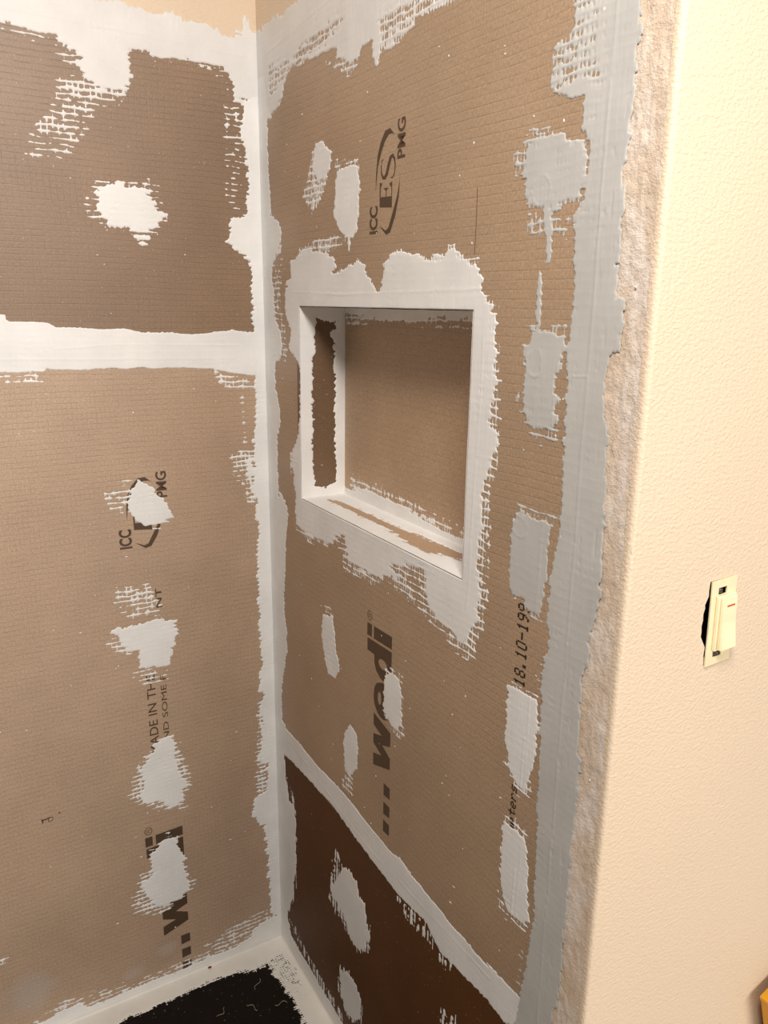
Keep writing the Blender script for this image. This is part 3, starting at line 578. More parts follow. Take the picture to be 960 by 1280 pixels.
    return {n: r for n, r in zip(names, out) if r is not None}

def neg(items):
    """left-wall traces are distances from the corner; local x runs the other way"""
    return [(n, m, l, fe, [(-u, v) for (u, v) in p]) for (n, m, l, fe, p) in items]

def add_coats(data, parent, mats, labels, base):
    for n, r in data.items():
        me = fast_mesh(base, *r)
        if n == 'speck':
            o = link('sealant_speck', me, mats.get(n, MAT['coat']), parent, None, True)
            tag(o, 'tiny flecks of dried sealant scattered over the board', kind='stuff')
            continue
        name, lab = labels.get(n, ('sealant_patch', None))
        o = link(name, me, mats.get(n, MAT['coat']), parent, None, True)
        if lab: o['label'] = lab

# ------------------------------------------------------------------ the left wall
wall_left = link('wall_left', box_mesh('wall_left', (-1.6, -0.05, -0.16), (0.0, 2.45, -0.0135)), MAT['gypsum'], None, M_LEFT)
tag(wall_left, 'shower wall of brown mesh-faced boards with white sealant joints and no niche', kind='structure')
JL = 1.345                                                             # board joint on the left wall
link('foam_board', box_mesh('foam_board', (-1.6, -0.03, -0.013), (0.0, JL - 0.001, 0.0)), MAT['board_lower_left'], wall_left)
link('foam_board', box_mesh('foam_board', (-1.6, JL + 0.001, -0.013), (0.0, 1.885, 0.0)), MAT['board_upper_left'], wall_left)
o = link('painted_wallboard', box_mesh('painted_wallboard', (-1.6, 1.887, -0.013), (0.0, 2.45, 0.0)), MAT['paint'], wall_left)
tag(o, 'beige painted wallboard above the brown boards')

def left_specks(x, y): return y < 1.87
data = coat(-1.25, 0.0, 0.0, 2.0, 0.00125, neg(LEFT_COATS), 0.0088, 0.0097, 11, streak=0.0050, thick=0.0009, specks=150,
            speck_area=left_specks,
            ridges=[([(-0.62, 1.345), (-0.06, 1.337)], 0.0006, 0.0022), ([(-0.40, 1.357), (-0.28, 1.366), (-0.05, 1.362)], 0.0006, 0.0016),
                    ([(-0.5, 1.872), (-0.25, 1.868), (-0.02, 1.862)], 0.0007, 0.0016), ([(-0.33, 1.84), (-0.27, 1.82), (-0.22, 1.79)], 0.0007, 0.0018),
                    ([(-0.022, 0.2), (-0.02, 1.8)], 0.0005, 0.0020)],
            rings=[(-0.208, 1.342, 0.013, 0.0008), (-0.238, 1.558, 0.013, 0.0011), (-0.252, 1.075, 0.013, 0.0009)],
            row_w=0.20, col_gain=0.60, plain_area=lambda X, Y: (Y - 1.885) / 0.004)
add_coats(data, wall_left, {'top': MAT['coat_thin']}, {
    'top': ('sealant_band', 'ragged sealant band along the top of the boards'),
    'corner': ('sealant_band', 'upright sealant band along the inside corner'),
    'seam': ('sealant_band', 'level sealant band over the board joint'),
    'base': ('sealant_band', 'sealant band along the shower floor'),
    'patch1': ('sealant_patch', 'round white sealant dab with streaky edges on the upper board'),
    'patch2': ('sealant_patch', 'pointed white sealant dab over the oval stamp'),
    'patch3': ('sealant_patch', 'boxy white sealant dab with streaks above it'),
    'patch4': ('sealant_patch', 'white sealant dab below the small printed lines'),
    'patch5': ('sealant_patch', 'white sealant dab over the large printed logo'),
    'drip': ('sealant_patch', 'faint smear of sealant near the floor')}, 'coat')

# ------------------------------------------------------------------ the right wall with its niche
wall_right = bpy.data.objects.new('wall_right', None); COL.objects.link(wall_right)
wall_right.matrix_world = M_RIGHT
wall_right.empty_display_size = 0.1
tag(wall_right, 'shower wall of brown boards with the recessed niche and grey sealant bands', kind='structure')
JR = 0.511
XB = 0.850
def plate_with_hole(name, x0, x1, y0, y1, h, z0, z1):
    bm = bmesh.new()
    xs = [x0, h[0], h[1], x1]; ys = [y0, h[2], h[3], y1]
    g = {}
    for k, z in enumerate((z0, z1)):
        for j in range(4):
            for i in range(4):
                g[i, j, k] = bm.verts.new((xs[i], ys[j], z))
    for j in range(3):
        for i in range(3):
            if i == 1 and j == 1: continue
            bm.faces.new((g[i, j, 1], g[i + 1, j, 1], g[i + 1, j + 1, 1], g[i, j + 1, 1]))
            bm.faces.new((g[i, j, 0], g[i, j + 1, 0], g[i + 1, j + 1, 0], g[i + 1, j, 0]))
    for i in range(3):
        bm.faces.new((g[i, 0, 0], g[i + 1, 0, 0], g[i + 1, 0, 1], g[i, 0, 1]))
        bm.faces.new((g[i, 3, 0], g[i, 3, 1], g[i + 1, 3, 1], g[i + 1, 3, 0]))
        bm.faces.new((g[0, i, 0], g[0, i, 1], g[0, i + 1, 1], g[0, i + 1, 0]))
        bm.faces.new((g[3, i, 0], g[3, i + 1, 0], g[3, i + 1, 1], g[3, i, 1]))
    bm.faces.new((g[1, 1, 1], g[1, 1, 0], g[2, 1, 0], g[2, 1, 1]))
    bm.faces.new((g[1, 2, 0], g[1, 2, 1], g[2, 2, 1], g[2, 2, 0]))
    bm.faces.new((g[1, 1, 0], g[1, 1, 1], g[1, 2, 1], g[1, 2, 0]))
    bm.faces.new((g[2, 1, 1], g[2, 1, 0], g[2, 2, 0], g[2, 2, 1]))
    bmesh.ops.recalc_face_normals(bm, faces=list(bm.faces))
    me = bpy.data.meshes.new(name); bm.to_mesh(me); bm.free()
    return me
HOLE = (N_X0, N_X1, N_Y0, N_Y1)
HB = (N_X0 - 0.013, N_X1 + 0.013, N_Y0 - 0.013, N_Y1 + 0.013)
link('foam_board', plate_with_hole('foam_board', -0.036, XB, JR + 0.001, 1.885, HB, -0.013, 0.0), MAT['board_right'], wall_right)
o = link('foam_board', box_mesh('foam_board', (-0.002, -0.03, -0.013), (XB, JR - 0.001, 0.0)), MAT['board_dark'], wall_right)
tag(o, 'smooth dark brown board below the sloping joint')
o = link('painted_wallboard', box_mesh('painted_wallboard', (-0.036, 1.887, -0.013), (XB, 2.45, 0.0)), MAT['paint'], wall_right)
tag(o, 'beige painted wallboard above the brown boards')
link('wall_core', plate_with_hole('wall_core', -0.04, 0.9148, -0.05, 2.45, (HB[0] - .002, HB[1] + .002, HB[2] - .002, HB[3] + .002), -0.105, -0.0135), MAT['gypsum'], wall_right)

# torn wallboard strip between the boards and the outer corner, with real relief
sx = np.linspace(XB - 0.001, 0.9152, 34); sy = np.linspace(0.0, 2.45, 820)
SX, SY = np.meshgrid(sx, sy)
SZ = 0.0016 * (vnoise(SX / 0.018, SY / 0.05, 51) - 0.5) + 0.0012 * (vnoise(SX / 0.006, SY / 0.009, 52) - 0.5) + 0.0007 * (vnoise(SX / 0.0025, SY / 0.004, 53) - 0.5)
SZ -= 0.0006
nyy, nxx = SX.shape
idx = np.arange(nyy * nxx).reshape(nyy, nxx)
q = np.stack([idx[:-1, :-1], idx[:-1, 1:], idx[1:, 1:], idx[1:, :-1]], axis=-1).reshape(-1, 4)
me = fast_mesh('torn_wallboard', np.stack([SX.ravel(), SY.ravel(), SZ.ravel()], 1), q.ravel(), np.arange(len(q)) * 4, np.full(len(q), 4))
o = link('torn_wallboard', me, MAT['plaster'], wall_right, None, True)
tag(o, 'rough tan strip of torn wallboard beside the grey sealant')

def right_specks(x, y): return JR + 0.05 < y < 1.87 and x > 0.05 and not (N_X0 < x < N_X1 and N_Y0 < y < N_Y1)
data = coat(-0.036, 0.93, 0.0, 2.0, 0.00125, RIGHT_COATS, 0.0062, 0.0106, 31, streak=0.0032, thick=0.0007, specks=120, speck_area=right_specks,
            ridges=[([(0.848, 0.55), (0.845, 1.9)], 0.0007, 0.0018), ([(0.795, 0.60), (0.793, 1.15), (0.800, 1.38)], 0.0005, 0.0016),
                    ([(0.815, 1.37), (0.845, 1.372)], 0.0006, 0.0014), ([(0.02, 1.86), (0.2, 1.872), (0.5, 1.885)], 0.0008, 0.0018),
                    ([(0.115, 1.46), (0.3, 1.455), (0.66, 1.46)], 0.0006, 0.0020), ([(0.66, 1.05), (0.67, 1.4)], 0.0005, 0.0020),
                    ([(0.745, 0.72), (0.75, 0.86), (0.748, 0.90)], 0.0006, 0.0016), ([(0.785, 0.60), (0.787, 0.74)], 0.0010, 0.0014),
                    ([(0.787, 0.80), (0.789, 0.93)], 0.0009, 0.0014), ([(0.02, 0.555), (0.4, 0.515), (0.75, 0.535)], 0.0005, 0.0020)],
            rings=[(0.757, 1.56, 0.014, 0.0012), (0.762, 1.38, 0.014, 0.0012), (0.755, 1.19, 0.013, 0.0012), (0.395, 1.565, 0.010, 0.0007)],
            hole=HOLE, row_w=0.17, col_gain=0.78,
            plain_area=lambda X, Y: np.maximum(np.maximum((X - 0.835) / 0.01, (Y - 1.885) / 0.004), (JR + 0.004 - Y) / 0.008))
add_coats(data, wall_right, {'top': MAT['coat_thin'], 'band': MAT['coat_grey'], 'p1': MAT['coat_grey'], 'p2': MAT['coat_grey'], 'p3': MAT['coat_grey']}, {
    'corner': ('sealant_band', 'upright sealant band along the inside corner'),
    'top': ('sealant_band', 'ragged sealant band along the top of the boards'),
    'band': ('sealant_band', 'wide grey sealant band beside the torn wallboard'),
    'seam': ('sealant_band', 'sealant band over the joint with the dark lower board'),
    'base': ('sealant_band', 'sealant band along the shower floor'),
    'frame': ('sealant_band', 'broad ragged sealant frame around the niche opening'),
    'p1': ('sealant_patch', 'topmost grey sealant dab merging into the wide band'),
    'p2': ('sealant_patch', 'grey sealant dab level with the niche top'),
    'p3': ('sealant_patch', 'grey sealant dab above the printed date code'),
    'p4': ('sealant_patch', 'long sealant dab under the printed date code'),
    'p5': ('sealant_patch', 'lowest long sealant dab beside the wide band'),
    'q1': ('sealant_patch', 'broken gridded sealant smear left of the oval dab'),
    'q2': ('sealant_patch', 'oval sealant dab beside the printed oval stamp'),
    's1': ('sealant_patch', 'narrow sealant dab under the niche, free of print'),
    's2': ('sealant_patch', 'narrow sealant dab over the large printed logo'),
    's3': ('sealant_patch', 'narrow sealant dab just above the lower joint'),
    't1': ('sealant_patch', 'upper sealant dab on the dark lower board'),
    't2': ('sealant_patch', 'faint lower sealant dab on the dark lower board'),
    't3': ('sealant_patch', 'thin sealant streaks low on the dark board')}, 'coat')

# ------------------------------------------------------------------ niche set into the right wall
niche = bpy.data.objects.new('shower_niche', None); COL.objects.link(niche)
niche.matrix_world = M_RIGHT
niche.empty_display_size = 0.05
tag(niche, 'recessed shower niche in the right wall with brown back and white sealed edges', 'niche')
W = 0.0125
link('back_panel', box_mesh('back_panel', (N_X0 - W, N_Y0 - W, -N_D - W), (N_X1 + W, N_Y1 + W, -N_D)), MAT['board_niche'], niche)
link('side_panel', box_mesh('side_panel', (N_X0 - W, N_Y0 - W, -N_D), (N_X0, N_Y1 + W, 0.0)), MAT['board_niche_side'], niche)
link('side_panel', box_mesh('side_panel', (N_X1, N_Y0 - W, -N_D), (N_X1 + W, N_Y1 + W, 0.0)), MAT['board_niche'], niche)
link('top_panel', box_mesh('top_panel', (N_X0, N_Y1, -N_D), (N_X1, N_Y1 + W, 0.0)), MAT['board_niche'], niche)
link('sill', box_mesh('sill', (N_X0, N_Y0 - W, -N_D), (N_X1, N_Y0, 0.0)), MAT['board_niche'], niche)
def bare_coat(name, x0, x1, y0, y1, bare, res, seed, matrix, label, fe=0.012, lev=0.0, extra=(), **kw):
    full = [(x0 - .05, y0 - .05), (x1 + .05, y0 - .05), (x1 + .05, y1 + .05), (x0 - .05, y1 + .05)]
    items = [('c', 'S', 1, 0.004, full), ('c', 'X', lev, fe, bare)] + list(extra)
    d = coat(x0, x1, y0, y1, res, items, 0.0062, 0.0106, seed, **kw)
    for k_, r_ in d.items():
        o = link(name, fast_mesh(name, *r_), MAT['coat'], niche, matrix, True)
        tag(o, label if k_ == 'c' else 'broken streaks of sealant on the niche back', kind=None if k_ == 'c' else 'stuff')
        if k_ != 'c': o.name = 'sealant_streak'
    return o
# back panel: seen from the front, local axes as the wall's
bare_coat('sealant_band', N_X0, N_X1, N_Y0, N_Y1, NICHE_BACK_BARE, 0.0015, 61, Matrix.Translation((0, 0, -N_D)),
          'sealant around the rim of the niche back', 0.012, extra=[('d', 'T', 0.44, 0.012, [(N_X0, 1.402), (0.22, 1.404), (0.24, 1.412), (0.45, 1.406), (N_X1 + .05, 1.402), (N_X1 + .05, 1.4355), (N_X0, 1.4355)]),
                            ('d', 'T', 0.46, 0.012, [(0.16, 1.13), (0.25, 1.135), (0.45, 1.125), (N_X1, 1.115), (N_X1, 1.095), (0.16, 1.095)])], streak=0.003)
# left inner side: local x runs into the wall
m = Matrix(((0, 0, 1, N_X0), (0, 1, 0, 0), (-1, 0, 0, 0), (0, 0, 0, 1)))
bare_coat('sealant_band', 0.0, N_D, N_Y0, N_Y1, NICHE_SIDE_BARE, 0.0015, 63, m, 'sealant around the inner side of the niche', 0.008, streak=0.002)
# right inner side
m = Matrix(((0, 0, -1, N_X1), (0, 1, 0, 0), (1, 0, 0, 0), (0, 0, 0, 1)))
bare_coat('sealant_band', -N_D, 0.0, N_Y0, N_Y1, [(-.06, 1.12), (-.03, 1.12), (-.03, 1.40), (-.06, 1.40)], 0.002, 64, m, None, 0.008, streak=0.002)
# top, facing down
m = Matrix(((1, 0, 0, 0), (0, 0, -1, N_Y1), (0, 1, 0, 0), (0, 0, 0, 1)))
bare_coat('sealant_band', N_X0, N_X1, -N_D, 0.0, [(.2, -.065), (.6, -.065), (.6, -.045), (.2, -.045)], 0.002, 65, m, None, 0.008, lev=0.5, streak=0.002)
# sill, facing up
m = Matrix(((1, 0, 0, 0), (0, 0, 1, N_Y0), (0, -1, 0, 0), (0, 0, 0, 1)))
bare_coat('sealant_band', N_X0, N_X1, 0.0, N_D, [(b, a) for (a, b) in NICHE_SILL_BARE], 0.0015, 66, m, 'smeared sealant over the niche sill', 0.018, lev=0.0, streak=0.003)

# ------------------------------------------------------------------ print on the boards
Z_INK = 0.00030
def bez(pts, n=10):
    """closed smooth ring through points (Catmull-Rom)"""
    out = []
    N = len(pts)
    for i in range(N):
        p0, p1, p2, p3 = (np.array(pts[(i + k - 1) % N], float) for k in range(4))
        for s in range(n):
            t = s / n
            out.append(tuple(0.5 * ((2 * p1) + (-p0 + p2) * t + (2 * p0 - 5 * p1 + 4 * p2 - p3) * t * t + (-p0 + 3 * p1 - 3 * p2 + p3) * t ** 3)))
    return out
def ring(cx, cy, rx, ry, n=28, rot=0.0):
    c, s = math.cos(rot), math.sin(rot)
    return [(cx + rx * math.cos(a) * c - ry * math.sin(a) * s, cy + rx * math.cos(a) * s + ry * math.sin(a) * c)
            for a in (2 * math.pi * k / n for k in range(n))]
def stroke(pts, widths):
    """open stroke of varying width -> outline"""
    L_, R_ = [], []
    n = len(pts)
    for i in range(n):
        a = np.array(pts[max(0, i - 1)]); b = np.array(pts[min(n - 1, i + 1)])
        d = b - a; d = d / (np.hypot(*d) + 1e-12)
        nn = np.array((-d[1], d[0])) * (widths[i] if hasattr(widths, '__len__') else widths) / 2
        L_.append(tuple(np.array(pts[i]) + nn)); R_.append(tuple(np.array(pts[i]) - nn))
    return L_ + R_[::-1]
def arc(cx, cy, rx, ry, a0, a1, n=18):
    return [(cx + rx * math.cos(math.radians(a0 + (a1 - a0) * k / n)), cy + ry * math.sin(math.radians(a0 + (a1 - a0) * k / n))) for k in range(n + 1)]

def text_polys(body, bold=0.0):
    """outline of a line of text as triangles in unit text space (cap height about 0.7)"""
    cu = bpy.data.curves.new('txt', 'FONT'); cu.body = body; cu.offset = bold; cu.resolution_u = 4
    ob = bpy.data.objects.new('txt', cu); COL.objects.link(ob)
    dg = bpy.context.evaluated_depsgraph_get()
    me = ob.evaluated_get(dg).to_mesh()
    V = [tuple(v.co) for v in me.vertices]; Fc = [tuple(p.vertices) for p in me.polygons]
    ob.evaluated_get(dg).to_mesh_clear()
    bpy.data.objects.remove(ob); bpy.data.curves.remove(cu)
    return V, Fc
def text_on(name, body, v0, v1, base_u, top_u, mat, parent, mapping, bold=0.02):
    """text that reads upwards: starts at v0, ends at v1, feet at base_u, caps at top_u"""
    V, Fc = text_polys(body, bold)
    xs = [p[0] for p in V]; ys = [p[1] for p in V]
    ax, bx, ay, by = min(xs), max(xs), min(ys), max(ys)
    W_ = [(base_u + (top_u - base_u) * (p[1] - ay) / (by - ay), v0 + (v1 - v0) * (p[0] - ax) / (bx - ax)) for p in V]
    W_ = [mapping(p) for p in W_]
    return link(name, pydata(name, [(p[0], p[1], Z_INK) for p in W_], Fc), mat, parent)

ident = lambda p: p
def to_left_low(p): return (p[0] - 0.688, p[1] - 0.5665)      # same stamp on the left board, lower logo
def to_left_icc(p): return (p[0] - 0.688, p[1] - 0.5475)

def map_rings(polys, f):
    out = []
    for p in polys:
        if isinstance(p[0][0], (tuple, list)): out.append([[f(q) for q in r] for r in p])
        else: out.append([f(q) for q in p])
    return out

# big logo, reading upwards, feet towards +x; x = u, y = v on the right wall
d_out = [(0.395, 0.911), (0.472, 0.9145), (0.472, 0.868), (0.466, 0.8605), (0.452, 0.8545), (0.438, 0.856), (0.425, 0.8635), (0.4185, 0.875), (0.4175, 0.8895), (0.395, 0.8895)]
d_hole = ring(0.445, 0.8825, 0.0135, 0.0085, 20)
e_out = bez([(0.4185, 0.826), (0.419, 0.806), (0.431, 0.791), (0.449, 0.787), (0.464, 0.794), (0.472, 0.808), (0.4725, 0.828), (0.470, 0.843), (0.460, 0.846), (0.459, 0.832), (0.458, 0.812), (0.4515, 0.806), (0.451, 0.824), (0.4505, 0.8495), (0.436, 0.847), (0.425, 0.840)], 5)
e_hole = ring(0.4365, 0.8195, 0.0058, 0.0115, 18)
w_poly = [(0.4185, 0.7855), (0.4185, 0.7640), (0.4455, 0.7555), (0.4185, 0.7470), (0.4185, 0.7300), (0.4460, 0.7190), (0.4185, 0.7110), (0.4185, 0.6885),
          (0.4725, 0.7070), (0.4725, 0.7275), (0.4470, 0.7392), (0.4725, 0.7490), (0.4725, 0.7735)]
LOGO = [[(0.394, 0.9375), (0.409, 0.9378), (0.409, 0.9165), (0.394, 0.9160)], [(0.4155, 0.9380), (0.4720, 0.9405), (0.4720, 0.9195), (0.4155, 0.9165)],
        [d_out, d_hole], [e_out, e_hole], w_poly] + \
       [[(0.4545, v), (0.4740, v), (0.4740, v - 0.0205), (0.4545, v - 0.0225)] for v in (0.6730, 0.6378, 0.6040)] + \
       [[ring(0.4017, 0.9518, 0.0080, 0.0085, 26), ring(0.4017, 0.9518, 0.0068, 0.0073, 26)]]
R_MARK = [stroke([(0.4062, 0.9490), (0.3972, 0.9490), (0.3972, 0.9535), (0.3990, 0.9548), (0.4012, 0.9535), (0.4012, 0.9490)], 0.0010),
          stroke([(0.4012, 0.9520), (0.4062, 0.9550)], 0.0010)]
LOGO += R_MARK
# oval certification stamp
ARC1 = [(0.4533, 1.6622), (0.4415, 1.6718), (0.4283, 1.6701), (0.4167, 1.6576), (0.4085, 1.6412), (0.4046, 1.6156), (0.4045, 1.5926),
        (0.4066, 1.6089), (0.4100, 1.6270), (0.4185, 1.6440), (0.4280, 1.6570), (0.4384, 1.6645), (0.4475, 1.6645)]
ARC2 = [(0.4163, 1.5483), (0.4350, 1.5353), (0.4460, 1.5379), (0.4587, 1.5582), (0.4676, 1.5830), (0.4702, 1.6141), (0.4685, 1.6018), (0.4627, 1.5834),
        (0.4519, 1.5636), (0.4408, 1.5440), (0.4330, 1.5410)]
E_POLY = [(0.4160, 1.5730), (0.4495, 1.5702), (0.4495, 1.6035), (0.4420, 1.6015), (0.4475, 1.5960), (0.4475, 1.5850), (0.4345, 1.5855), (0.4345, 1.5935), (0.4400, 1.5965),
          (0.4260, 1.5970), (0.4325, 1.5935), (0.4325, 1.5855), (0.4185, 1.5860), (0.4185, 1.5985), (0.4230, 1.6035), (0.4155, 1.6055)]
s_path = [(0.4250, 1.6345), (0.4205, 1.6335), (0.4190, 1.6260), (0.4200, 1.6170), (0.4240, 1.6110), (0.4290, 1.6105), (0.4345, 1.6150), (0.4395, 1.6260), (0.4440, 1.6345), (0.4495, 1.6365), (0.4545, 1.6320), (0.4565, 1.6230), (0.4550, 1.6130), (0.4500, 1.6085), (0.4455, 1.6090)]
s_w = [0.0012, 0.0020, 0.0022, 0.0030, 0.0044, 0.0056, 0.0066, 0.0070, 0.0062, 0.0050, 0.0036, 0.0026, 0.0022, 0.0020, 0.0012]
STAMP = [ARC1, ARC2, E_POLY, stroke(s_path, s_w)]

def stamp_set(parent, f_logo, f_icc):
    link('printed_logo', flat_polys('printed_logo', map_rings(LOGO, f_logo), Z_INK), MAT['ink'], parent)
    link('printed_stamp', flat_polys('printed_stamp', map_rings(STAMP, f_icc), Z_INK), MAT['ink'], parent)
    text_on('printed_stamp', 'ICC', 1.5385, 1.5757, 0.4110, 0.3875, MAT['ink'], parent, f_icc, 0.035)
    text_on('printed_stamp', 'PMG', 1.6300, 1.6797, 0.4818, 0.4615, MAT['ink'], parent, f_icc, 0.022)
stamp_set(wall_right, ident, ident)
stamp_set(wall_left, to_left_low, to_left_icc)
lm = lambda p: (-p[0], p[1])
text_on('printed_line', 'MADE IN THE', 0.556, 0.7285, 0.2525, 0.2695, MAT['ink'], wall_left, lm, 0.004)
text_on('printed_line', 'AND SOME F', 0.560, 0.7230, 0.2310, 0.2420, MAT['ink'], wall_left, lm, 0.0)
text_on('printed_line', 'NT', 0.8650, 0.9045, 0.2290, 0.2405, MAT['ink'], wall_left, lm, 0.01)

DOT = {'1': ['..#..', '.##..', '..#..', '..#..', '..#..', '..#..', '.###.'], '8': ['.###.', '#...#', '#...#', '.###.', '#...#', '#...#', '.###.'],
       '.': ['.....', '.....', '.....', '.....', '.....', '.##..', '.##..'], '0': ['.###.', '#...#', '#...#', '#...#', '#...#', '#...#', '.###.'],
       '-': ['.....', '.....', '.....', '#####', '.....', '.....', '.....'], '9': ['.###.', '#...#', '#...#', '.####', '....#', '...#.', '.##..'],
       'm': ['.....', '.....', '##.#.', '#.#.#', '#.#.#', '#.#.#', '#.#.#'], 'e': ['.....', '.....', '.###.', '#...#', '#####', '#....', '.###.'],
       't': ['..#..', '..#..', '#####', '..#..', '..#..', '..#.#', '...#.'], 'r': ['.....', '.....', '#.##.', '##..#', '#....', '#....', '#....'],
       's': ['.....', '.....', '.####', '#....', '.###.', '....#', '####.']}
def dot_text(name, s, v0, pitch, base_u, top_u):
    polys = []
    du = (base_u - top_u) / 6.0; dv = pitch / 6.4
    for k, ch in enumerate(s):
        for r_, row in enumerate(DOT[ch]):
            for c_, b in enumerate(row):
                if b == '#':
                    cu_, cv_ = top_u + du * r_, v0 + k * pitch + c_ * dv
                    polys.append(ring(cu_, cv_, du * 0.62, dv * 0.62, 8))
    link(name, flat_polys(name, polys, Z_INK), MAT['ink_black'], wall_right)
dot_text('printed_code', '18.10-199', 0.9935, 0.0120, 0.7800, 0.7625)
dot_text('printed_code', 'meters', 0.7880, 0.0118, 0.7790, 0.7670)

# pen scribble low on the left board, hairline crease on the right board
sc = [stroke([(-0.4818, 0.4813), (-0.4800, 0.4780), (-0.4805, 0.4727)], 0.0026), stroke([(-0.4815, 0.4795), (-0.4731, 0.4792), (-0.4670, 0.4812)], 0.0024),
      stroke([(-0.4700, 0.4800), (-0.4670, 0.4812), (-0.4612, 0.4795), (-0.4632, 0.4735), (-0.4684, 0.4728), (-0.4705, 0.4745), (-0.4690, 0.4790)], 0.0014), stroke([(-0.4508, 0.4842), (-0.4486, 0.4866)], 0.0024)]
o = link('pen_scribble', flat_polys('pen_scribble', sc, Z_INK), MAT['ink'], wall_left)
o = link('pen_line', flat_polys('pen_line', [stroke([(0.6440, 1.575), (0.6445, 1.54), (0.6440, 1.50)], 0.0009)], Z_INK), MAT['ink'], wall_right)

# ------------------------------------------------------------------ shower floor
floor = link('floor', box_mesh('floor', (-1.6, -0.92, -0.06), (0.02, 0.03, 0.0)), MAT['pan'])
tag(floor, 'dark mesh-faced shower base with a pale sealant border', kind='structure')
bare = [(-1.40, -0.065), (-0.62, -0.062)] + list(PAN_BARE[1:]) + [(-0.30, -0.9), (-1.40, -0.9)]
full = [(-1.5, -1.2), (0.05, -1.2), (0.05, 0.05), (-1.5, 0.05)]
data = coat(-1.25, 0.012, -0.45, 0.012, 0.0016, [('c', 'S', 1, 0.004, full), ('c', 'X', 0.0, 0.022, bare),
            ('c', 'X', 0.62, 0.02, [(-0.055, -0.05), (-0.02, -0.02), (-0.005, -0.10), (-0.02, -0.20), (-0.05, -0.12)])], 0.0055, 0.0055, 81, streak=0.004, thick=0.0012, fine=0.004)
add_coats(data, floor, {'c': MAT['coat_floor']}, {'c': ('sealant_band', 'pale sealant border of the shower base')}, 'coat')

room_floor = link('floor', box_mesh('room_floor', (-1.6, -4.2, -0.06), (1.6, -0.93, -0.002)), MAT['tile'])
tag(room_floor, 'pale bathroom floor outside the shower', kind='structure')

# cove beads of sealant in the angles
def cove(name, p0, p1, d1, d2, rad, parent, mat, n=60, seed=0):
    V, Fc = [], []
    p0, p1, d1, d2 = Vector(p0), Vector(p1), Vector(d1), Vector(d2)
    seg = 6
    for i in range(n + 1):
        t = i / n
        c = p0.lerp(p1, t)
        r = rad * (0.85 + 0.3 * float(vnoise(np.array([i * 0.23]), np.array([0.3]), 90 + seed)[0]))
        for k in range(seg + 1):
            a = k / seg * math.pi / 2
            V.append(c + d1 * (r * (1 - math.sin(a)) + 0.0009) + d2 * (r * (1 - math.cos(a)) + 0.0009))
    for i in range(n):
        for k in range(seg):
            a = i * (seg + 1) + k
            Fc.append((a, a + 1, a + seg + 2, a + seg + 1))
    me = pydata(name, V, Fc)
    return link(name, me, mat, parent, None, True)
cove('sealant_bead', (0, 0, 0.0), (-1.25, 0, 0.0), (0, -1, 0), (0, 0, 1), 0.006, floor, MAT['coat_floor'], seed=1)
cove('sealant_bead', (0, 0, 0.0), (0, -0.6, 0.0), (-1, 0, 0), (0, 0, 1), 0.006, floor, MAT['coat_floor'], seed=2)

# ------------------------------------------------------------------ painted wall outside, with the switch opening
hole = [(0.1312, 1.1520), (0.1306, 1.1420), (0.1312, 1.1352), (0.1268, 1.1262), (0.1275, 1.1215), (0.1256, 1.1152), (0.1265, 1.1080), (0.1252, 1.1010),
        (0.1262, 1.0945), (0.1262, 1.0880), (0.1318, 1.0792), (0.1352, 1.0740), (0.1348, 1.0640), (0.1362, 1.0560), (0.1360, 1.0512), (0.1560, 1.0500),
        (0.1795, 1.0512), (0.1788, 1.0700), (0.1800, 1.0880), (0.1795, 1.1050), (0.1800, 1.1120), (0.1772, 1.1250), (0.1790, 1.1320), (0.1768, 1.1430), (0.1758, 1.1520), (0.1620, 1.1528), (0.1450, 1.1522)]
RB = 0.006
bm = bmesh.new()
outer = [(RB, 0.0), (1.0, 0.0), (1.0, 2.45), (RB, 2.45)]
# split the face in strips so the tessellation stays well shaped
inner = [(0.09, 1.0), (0.22, 1.0), (0.22, 1.2), (0.09, 1.2)]
V, Fc = [], []
def add_poly(rings):
    flat = [(q[0], q[1], 0.0) for r in rings for q in r]
    b = len(V); V.extend(flat)
    for t in tessellate_polygon([[Vector((q[0], q[1], 0)) for q in r] for r in rings]):
        a, c, d = (Vector(flat[i]) for i in t)
        Fc.append(tuple(b + i for i in (t if (c - a).cross(d - a).z > 0 else reversed(t))))
for (xa, xb, ya, yb) in ((RB, 1.0, 0, 1.0), (RB, 1.0, 1.2, 2.45), (RB, 0.09, 1.0, 1.2), (0.22, 1.0, 1.0, 1.2)):
    add_poly([[(xa, ya), (xb, ya), (xb, yb), (xa, yb)]])
add_poly([inner, hole])
# edge of the opening
b = len(V)
for (x, y) in hole: V.append((x, y, 0.0)); V.append((x, y, -0.013))
nH = len(hole)
for i in range(nH):
    j = (i + 1) % nH
    Fc.append((b + 2 * i, b + 2 * i + 1, b + 2 * j + 1, b + 2 * j))
wall_front = link('wall_front', pydata('wall_front', V, Fc), MAT['paint'], None, M_FRONT)
tag(wall_front, 'bright beige painted wall outside the shower with the bare switch', kind='structure')
# rounded corner bead
V, Fc = [], []
rows_ = 2
for y in (0.0, 2.45):
    for k in range(7):
        a = k / 6 * math.pi / 2
        V.append((RB - RB * math.cos(a), y, -RB + RB * math.sin(a)))
for k in range(6): Fc.append((k, k + 1, k + 8, k + 7))
V += [(0.0, 0.0, -RB - 0.003), (0.0, 2.45, -RB - 0.003)]
Fc.append((14, 0, 7, 15))
o = link('corner_bead', pydata('corner_bead', V, Fc), MAT['paint'], wall_front, None, True)
link('wall_core', box_mesh('wall_core', (0.008, 0.0, -0.105), (0.105, 2.45, -0.0135)), MAT['gypsum'], wall_front)

